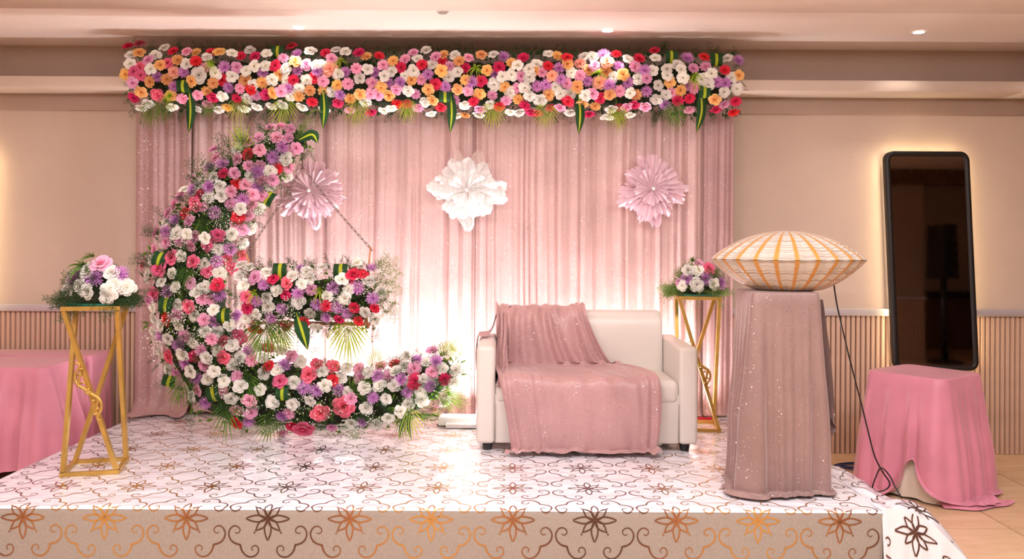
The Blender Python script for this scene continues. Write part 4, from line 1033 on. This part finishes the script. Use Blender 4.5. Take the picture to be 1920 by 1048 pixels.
# right small table
RX, RY = at(1738, 700, 5.52).x, 5.56
table('side_table', 'small table hidden under white and pink cloths below the dark mirror', RX, RY, .235, .235, .755, rot=.62)
o = drape('under_cloth', RX, RY, .255, .255, .07, .62, .762, .012, .05, .018, M['whitecloth'], None, nf=14, seed=9, n=260)
tag(o, 'off-white under cloth showing below the pink one on the small table', 'tablecloth')
def zbr(th):
    # hem: long at the right and front, cut short at the left front where the white shows
    d = math.degrees(th)
    w_ = lambda c, s: math.exp(-(((d - c + 180) % 360 - 180) / s) ** 2)
    return max(.02, .02 + .24 * w_(-122, 14))
o = drape('tablecloth', RX, RY, .262, .262, .075, .62, .770, zbr, lambda th: .075, lambda th: .046, M['pinkcloth'], None, nf=13, seed=12, n=340,
          puddle=lambda th: .02 + .10 * math.exp(-((math.degrees(th) + 62) / 26) ** 2) + .10 * math.exp(-((math.degrees(th) + 150) / 16) ** 2), lift=.006)
tag(o, 'pink tablecloth puddling on the tiles around the small table', 'tablecloth')
# trailing puddle of the right cloth
V = []
PA = cr([(2.66, 5.20, .09), (2.78, 5.17, .09), (2.90, 5.19, .09), (3.02, 5.22, .07), (3.12, 5.24, .035), (3.17, 5.245, .012)], 6)
for i, (x, y, hw) in enumerate(PA):
    for j in range(21):
        u = -1 + 2 * j / 20; V.append((x + .01 * math.sin(u * 5), y + u * hw + .01 * math.sin(i * .5), .008 + .026 * (1 - abs(u) ** 3) * (.6 + .4 * math.sin(u * 9 + i * .35)) * (1 - i / len(PA)) ** .4))
part('trailing_end', V, grid_faces(len(PA), 21), M['pinkcloth'], o)
# shell pedestal
PX, PY = 1.452, 4.545; PH = 1.04
table('pedestal', 'tall square pedestal under mauve sequin cloth carrying the shell', PX, PY, .155, .155, PH, cat='pedestal', z0=STG)
def zbp(th):
    return STG + .012
def flp(th):
    d = math.degrees(th); w_ = lambda c, s: math.exp(-(((d - c + 180) % 360 - 180) / s) ** 2)
    return .040 + .04 * w_(-135, 30)
o = drape('pedestal_cloth', PX, PY, .176, .176, .03, 0, STG + PH + .006, zbp, flp, lambda th: .020 + .026 * abs(math.sin(2 * th)), M['mauve'], None, nf=13, seed=21, n=340, rows=46,
          puddle=lambda th: .02 + .04 * max(0, math.cos(th + 2.2)), edge_r=.014)
tag(o, 'mauve sequin cloth draped over the tall pedestal down to the stage', 'pedestal cloth')
# loose point of cloth hanging on its right side
V = []
for i in range(26):
    s = i / 25; z = STG + PH - .03 - s * .62
    for j in range(15):
        u = j / 14; wdt = .05 + .10 * s if s < .86 else (.136 * (1 - s) / .14)
        V.append((PX + .190 + .085 * s + .010 * math.sin(u * 8 + s * 3), PY - .17 + u * wdt * 2.1 + .05 * s, z - .10 * u * s))
part('hanging_corner', V, grid_faces(26, 15), M['mauve'], o)
V = []
for i in range(10):
    for j in range(9):
        s = i / 9; u = -1 + 2 * j / 8; V.append((1.24 - s * .10 + 0.0, 4.46 + u * .05 * (1 - .3 * s), STG + .010 + .022 * (1 - u * u) * (1 - .4 * s) * (.7 + .3 * math.sin(s * 9 + u * 3))))
part('trailing_end', V, grid_faces(10, 9), M['mauve'], o)

# ------------------------------------------------------------------ shell
SXc, SYc = at(1477, 487, 4.55).x, 4.55; SZ = STG + PH + .010
sh = thing('shell_prop', 'giant ribbed white and gold clam shell lying on the mauve pedestal', 'shell', (SXc, SYc, SZ))
def shell(up):
    NA, NR = 240, 18; V = []; UV = []; a_, b_ = .407, .31; zr = SZ + .168
    for i in range(NR + 1):
        s = i / NR
        for k in range(NA + 1):
            th = 2 * PI * k / NA; rib = abs(math.sin(th * 12)); 
            if up: z = zr + .155 * (1 - s ** 2.0) ** .92; sc2 = 1
            else: z = zr - .168 * (1 - max(0, (s - .33) / .67) ** 1.7) if s > .33 else SZ; 
            rad = s * (1 + .022 * (rib - .5) * s)
            bulge = .0055 * rib * s * (1 if up else -1) * (1 if s < .97 else .3)
            V.append((SXc + a_ * rad * math.cos(th), SYc + b_ * rad * math.sin(th) + .03 * (1 - s) * up, z + bulge))
            UV.append((th * 12 / PI + .5 , s + (0 if up else 2)))
    n = NA + 1; Fs = grid_faces(NR + 1, n)
    return part('upper_shell' if up else 'lower_shell', V, Fs, M['shell'], sh, uv=UV)
shell(1); shell(0)
mb = MB()
cord = [at(1563, 530, 4.62), at(1570, 575, 4.66), at(1585, 640, 4.75), at(1600, 700, 4.85), at(1617, 765, 4.95), at(1628, 810, 5.0), at(1640, 855, 5.02), at(1655, 885, 5.0), at(1668, 905, 4.98), at(1662, 917, 4.98), at(1645, 922, 4.98), at(1636, 915, 4.98), at(1642, 895, 4.98), at(1652, 877, 4.97), at(1668, 892, 4.95), at(1678, 912, 4.92), at(1691, 934, 4.88)]
for q in cord: q.z = max(q.z, .03)
mb.tube(cr([tuple(q) for q in cord], 6), .0045, 6); mb.build('power_cord', M['black'], sh)

# ------------------------------------------------------------------ gold flower stands
def stand(px_bl, label, cx, cy, rot, a=.165):
    t = thing('flower_stand', label, 'flower stand', (cx, cy, STG), 'twisted gold flower stands'); H = .935; w_ = .0115
    def cn(k, z, s=1.0): q = rot + PI / 4 + k * PI / 2; return Vector((cx + a * math.cos(q) * 1.2 * s, cy + a * math.sin(q) * 1.2 * s, STG + z))
    for z, nm in ((w_ + .001, 'bottom_rail'), (H - w_, 'top_rail')):
        for k in range(4):
            mb = MB(); A, B = cn(k, z), cn(k + 1, z); e = (B - A).normalized() * w_; mb.tube([A - e, B + e], w_, 4, square=True); mb.build(nm, M['gold'], t, False)
    # corners: 0 back-right, 1 back-left, 2 front-left, 3 front-right ; each post leans one corner on
    for k in range(4):
        mb = MB(); mb.tube([cn(k, H - 2 * w_, .97), cn(k + 1, 2 * w_, .97)], w_, 4, square=True); mb.build('post', M['gold'], t, False)
    m_ = (cn(2, H) + cn(3, 0)) / 2 + Vector((0, -.018, 0)); mb = MB()
    mb2 = MB()
    for sg in (1, -1):
        def f(x, z): return (m_.x + sg * x, m_.y - .004, m_.z + sg * z)
        mb2.tube([f(*p) for p in cr([(0, 0), (-.030, .02), (-.055, .035), (-.072, .065), (-.070, .10), (-.055, .125), (-.050, .145), (-.062, .158), (-.074, .150)], 4)], [.011 - .0002 * i for i in range(33)], 8)
        mb2.tube([f(*p) for p in cr([(-.055, .035), (-.050, .07), (-.044, .10), (-.048, .128)], 4)], [.009 - .0004 * i for i in range(13)], 6)
        for lx, lz in ((-.04, .045), (-.06, .09), (-.052, .118)):
            mb2.tube([f(lx, lz), f(lx + .018, lz + .008), f(lx + .024, lz - .006)], [.007, .006, .002], 6)
    for k in range(5):
        an = 2 * PI * k / 5; mb2.tube([m_ + Vector((0, -.008, 0)), m_ + Vector((.02 * math.cos(an), -.012, .02 * math.sin(an)))], [.010, .005], 6)
    mb2.build('scroll_ornament', M['gold'], t)
    return t, (cx, cy, STG + H)
LX, LY = -2.345, 4.77
stand(0, 'twisted gold metal stand at the left stage edge in front of pink tables', LX, LY, .25)
R2X, R2Y = X(1308, 5.93), 5.93
stand(0, 'twisted gold metal stand behind the loveseat arm', R2X, R2Y, -.12)
def arrangement(cx, cy, z, label, flowers, d, gold_tuft, pfern, ext, seed):
    t = thing('table_arrangement', label, 'flower arrangement', (cx, cy, z), 'flower arrangements on gold stands'); r = random.Random(seed)
    box('tray', cx - .12, cx + .12, cy - .12, cy + .12, z - .024, z + .004, M['tray'], t, .006, 2)
    V = []
    for i in range(8):
        s = i / 7
        for k in range(16): a = 2 * PI * k / 16; q = .115 * math.cos(s * PI / 2 * .97) * (1 + .2 * nz(k, i, seed)); V.append((cx + q * math.cos(a), cy + q * math.sin(a), z + .005 + .15 * math.sin(s * PI / 2)))
    part('floral_foam', V, grid_faces(8, 16, True) + [tuple(range(16))[::-1]], M['foam'], t)
    for c, px, py, k in flowers:
        b0 = at(px, py, d); dx = (b0.x - cx) / .2; p = at(px, py, d - .15 * math.sqrt(max(.1, 1 - dx * dx)) * (1 - .5 * max(0, (b0.z - z) / .22)))
        n = Vector(((b0.x - cx) * 4, -1, (b0.z - z - .06) * 5)).normalized(); flower(c, p, n, .047 * k, t)
    it = []; it2 = []
    for i in range(170):
        a = r.uniform(0, 2 * PI); e = r.uniform(-.15, 1.2); q = Vector((math.cos(a) * math.cos(e), math.sin(a) * math.cos(e), math.sin(e))); it.append((Vector((cx, cy, z + .03)) + q * .10, q + Vector((0, 0, -.1)), r.uniform(.07, .12)))
    for i in range(int(60 * ext)):
        sg = r.choice((-1, 1)); q = Vector((sg, r.uniform(-.5, .5), r.uniform(-.35, .25))); it2.append((Vector((cx + sg * .09 + sg * r.uniform(0, .08), cy + r.uniform(-.1, .08), z + r.uniform(.0, .04))), q, r.uniform(.08, .13)))
    scatter('fern_foliage', it, SPR, M[pfern], t); scatter('side_fern', it2, SPR, M[pfern], t)
    it = [(Vector((cx + r.uniform(-.13, .15), cy - .12, z + .01)), Vector((r.uniform(-.3, .3), -.3, -1)), r.uniform(.05, .11)) for i in range(14 if gold_tuft else 6)]
    scatter('hanging_fern', it, SPR, M[pfern], t)
    return t
T1 = arrangement(LX, LY, STG + .945, 'flower arrangement with trailing fern on the stand at the left stage edge',
    parse('W283,228 W332,210 W362,232 L390,178,1.15 L308,180,1.1 W358,150 P415,122,1.2 W457,158 W470,205 W450,228 W520,218 W445,250 L490,160 W520,205,.8', 0, 440, 2.184), 4.79, True, 'fern', 1.0, 3)
mb = MB()
tuft(at(160, 497, 4.72), .11, T1, 14, 'striped_grass', 'fernl'); tuft(at(176, 480, 4.72), .08, T1, 10, 'striped_grass', 'fernl')
T2 = arrangement(R2X, R2Y, STG + .945, 'small pastel flower arrangement on the stand behind the loveseat',
    parse('L198,183,.95 L300,180,1.1 W250,215,1.1 W340,212 W262,138 H315,128 P262,103,.8 W172,220,.8 L380,205 P160,205,.7 W205,140', 1220, 460, 2.911), 5.93, False, 'fernl', .7, 5)
tuft(at(1298, 488, 5.88), .09, T2, 10, 'striped_grass', 'fernl')

# ------------------------------------------------------------------ leaning mirror with warm back glow
def mirror(x0t, label, sg=1, z0=.66):
    W_, z1 = .645, EYE + .715
    t = thing('wall_mirror', label, 'mirror', (x0t + W_ / 2, 6.3, z0))
    yt, yb = 6.405, 6.375; H = z1 - z0; ln = math.hypot(H, yt - yb); a = math.atan2(yt - yb, H)
    def T(x, y, z):   # x across, y thickness(out = negative), z up along frame
        return (x0t + x + .070 * (1 - z / ln) * sg, yb + z * math.sin(a) + y * math.cos(a), z0 + z * math.cos(a) - y * math.sin(a))
    def loop(ins, r, y, n=8):
        P = []
        for cx_, cz_, a0 in ((W_ - r, ln - r, 0), (r, ln - r, PI / 2), (r, r, PI), (W_ - r, r, 1.5 * PI)):
            for k in range(n + 1): q = a0 + PI / 2 * k / n; P.append(T(cx_ + (r - ins) * math.cos(q), y, cz_ + (r - ins) * math.sin(q)))
        return P
    L = [loop(.0, .07, .035), loop(0, .07, -.012), loop(.006, .07, -.022), loop(.034, .07, -.022), loop(.040, .07, -.008)]
    n = len(L[0]); part('frame', [p for l in L for p in l], grid_faces(5, n, True), M['mframe'], t)
    P = loop(.039, .07, -.009); part('mirror_glass', P, [tuple(range(n))[::-1]], M['mirror'], t, False)
    part('backing', loop(0, .07, .035), [tuple(range(n))], M['mframe'], t, False)
    P1, P2 = loop(.012, .07, .036), loop(.012, .07, .056); part('led_strip', P1 + P2, grid_faces(2, n, True), M['led'], t, False)
    return t
mirror(X(1657, 6.40), 'tall black framed mirror with warm back glow leaning at the slatted wall')
mirror(-4.62, 'black framed backlit mirror standing beyond the pink buffet tables', -1, .95)

# ------------------------------------------------------------------ ceiling fittings
for px, py, lb in ((559, 52, 'recessed ceiling downlight above the flower crescent'), (1139, 57, 'recessed ceiling downlight above the loveseat'), (1723, 60, 'recessed ceiling downlight above the dark mirror')):
    d = (CEIL - EYE) * F / (455 - py + (px - CX) * ROLL); x = at(px, py, d).x
    t = thing('downlight', lb, 'ceiling light', (x, d, CEIL), 'recessed ceiling downlights')
    V, Fs = lathe(x, d, [(.036, CEIL - .003), (.048, CEIL - .005), (.05, CEIL - .001)], 28); part('trim_ring', V, Fs[:-2], M['white_plastic'], t)
    V, Fs = lathe(x, d, [(.001, CEIL - .0035), (.038, CEIL - .0035)], 28); part('lens', V, Fs[:28], M['lightdisc'], t)
    lamp('downlight_beam', 'SPOT', (x, d, CEIL - .02), 9, (1, .88, .76), spot_size=1.9, spot_blend=.7, shadow_soft_size=.04)
d = 5.33; p = at(830, 12, d)
t = thing('smoke_detector', 'round white smoke detector at the ceiling edge', 'smoke detector', (p.x, d, CEIL))
V, Fs = lathe(p.x, d, [(.058, CEIL), (.060, CEIL - .018), (.056, CEIL - .028)], 28); part('base', V, Fs, M['white_plastic'], t)
V, Fs = lathe(p.x, d, [(.042, CEIL - .028), (.040, CEIL - .040), (.026, CEIL - .050)], 28); part('sensor_cap', V, Fs, M['white_plastic'], t)
V, Fs = lathe(p.x, d, [(.028, CEIL - .046), (.024, CEIL - .0485)], 20); part('vent_ring', V, Fs, M['black'], t)

# ------------------------------------------------------------------ flood lights and cables on the stage
for i, (x, y, pw) in enumerate(UP):
    lb = ['flood light lying on stage behind the flower crescent', 'flood light lying on stage under the floral swing', 'white flood light lying on the stage between crescent and loveseat', 'flood light hidden behind the sequin throw', 'flood light behind the loveseat arm near the gold stand'][i]
    t = thing('flood_light', lb, 'light', (x, y, STG))
    box('housing', x - .19, x + .19, y - .05, y + .07, STG + .012, STG + .07, M['white_plastic'], t, .008, 2)
    box('diffuser', x - .17, x + .17, y - .03, y + .055, STG + .068, STG + .074, M['floodglass'], t)
    box('bracket', x - .2, x + .2, y - .01, y + .02, STG + .004, STG + .014, M['black'], t)
p0 = at(836, 800, 5.86); p1 = at(897, 800, 5.86)
bx = thing('light_panel', 'flat white lamp panel lying on the stage left of the loveseat', 'lamp', (p0.x, 5.86, STG))
box('casing', p0.x, p1.x + .03, 5.83, 6.0, STG + .006, STG + .038, M['white_plastic'], bx, .006, 2); box('lens_edge', p0.x + .01, p1.x + .02, 5.826, 5.832, STG + .012, STG + .030, M['rail'], bx)
def cable(label, pts, mt, r=.003, cat='cable'):
    mb = MB(); mb.tube(cr(pts, 5), r, 5); o = mb.build('cable', mt, None); return tag(o, label, cat)
rr = random.Random(4)
q = at(1600, 852, 6.0); pts = []
for i in range(26):
    a = i * 1.9; pts.append((q.x + .02 + .13 * math.cos(a) * rr.uniform(.5, 1.1), 6.05 + .11 * math.sin(a) * rr.uniform(.4, 1.1), .008 + .02 * rr.random()))
cable('tangle of thin blue cable on the tiles between pedestal and small table', pts, M['blue'], .0035)
q = at(1330, 776, 6.12); pts = [(q.x - .15 + i * .03, 6.1 + .05 * math.sin(i * 1.7), STG + .008 + .004 * (i % 2)) for i in range(11)]
cable('thin blue cable on the stage behind the gold stand near the loveseat', pts, M['blue'], .003)
t = thing('power_strip', 'small red power strip on the stage behind the right gold stand', 'power strip', (q.x, 6.14, STG))
box('body', q.x - .12, q.x + .02, 6.12, 6.17, STG + .002, STG + .03, M['red'], t, .006, 2); box('socket', q.x - .09, q.x - .06, 6.13, 6.16, STG + .029, STG + .032, M['black'], t); box('socket', q.x - .04, q.x - .01, 6.13, 6.16, STG + .029, STG + .032, M['black'], t)
pts = [(-.62 + i * .035, 6.10 + .03 * math.sin(i * 2.1), STG + .010 + .004 * (i % 2)) for i in range(12)]
cable('thin black cable at the curtain foot left of the loveseat', pts, M['black'], .003)

# ------------------------------------------------------------------ the hall behind the camera, seen in the mirror
struct(box('wall_rear_dado', 4.0, 7.3, -3.49, -3.46, 0, 1.02, M['slat']))
pl = struct(box('wall_pillar', 5.9, 6.82, -1.9, -1.0, 0, CEIL, M['wallhi']))
box('pillar_rail', 5.88, 6.84, -1.0, -.96, .98, 1.03, M['rail'], pl)
V, Fs = boxv(0, .045, -1.0, -.975, 0, .97); me = mkmesh('slat', V, Fs, M['slat'], False)
for i in range(15): link('slat', me, pl, Vector((5.92 + i * .06, 0, 0)))
struct(box('trim_beam_rear', 4.0, 9.5, -1.2, -.9, CEIL - .25, CEIL, M['groove']))
t = thing('counter', 'dark low counter at the rear wall seen only in the mirror', 'counter', (8.0, -3.2, 0))
box('body', 7.3, 9.3, -3.45, -2.9, 0, .95, M['groove'], t); box('worktop', 7.28, 9.32, -3.47, -2.86, .95, 1.08, M['black'], t, .01, 2)
t = thing('stand_fan', 'tall black fan on a slim pole seen reflected in the dark mirror', 'fan', (6.88, -.5, 0))
V, Fs = lathe(6.88, -.5, [(.27, 0), (.27, .02), (.20, .05), (.05, .07)], 28); part('base', V, Fs, M['black'], t)
mb = MB(); mb.tube([(6.88, -.5, .05), (6.88, -.5, 1.5)], .05, 12); mb.build('pole', M['black'], t)
V, Fs = boxv(-.09, .09, -.28, .28, 1.33, 2.18); V = [(6.86 + v[0] * (1 if v[2] > 1.5 else 1.3), -.5 + v[1], v[2]) for v in V]; part('head', V, Fs, M['black'], t, False)
mb = MB(); mb.tube(cr([(7.0, -.5, 2.0), (7.06, -.5, 1.85), (7.02, -.5, 1.6), (7.0, -.5, 1.4)], 4), .02, 8); mb.build('handle', M['black'], t)
for o in bpy.data.objects:
    if 'category' in o.keys() and not o['category']: del o['category']
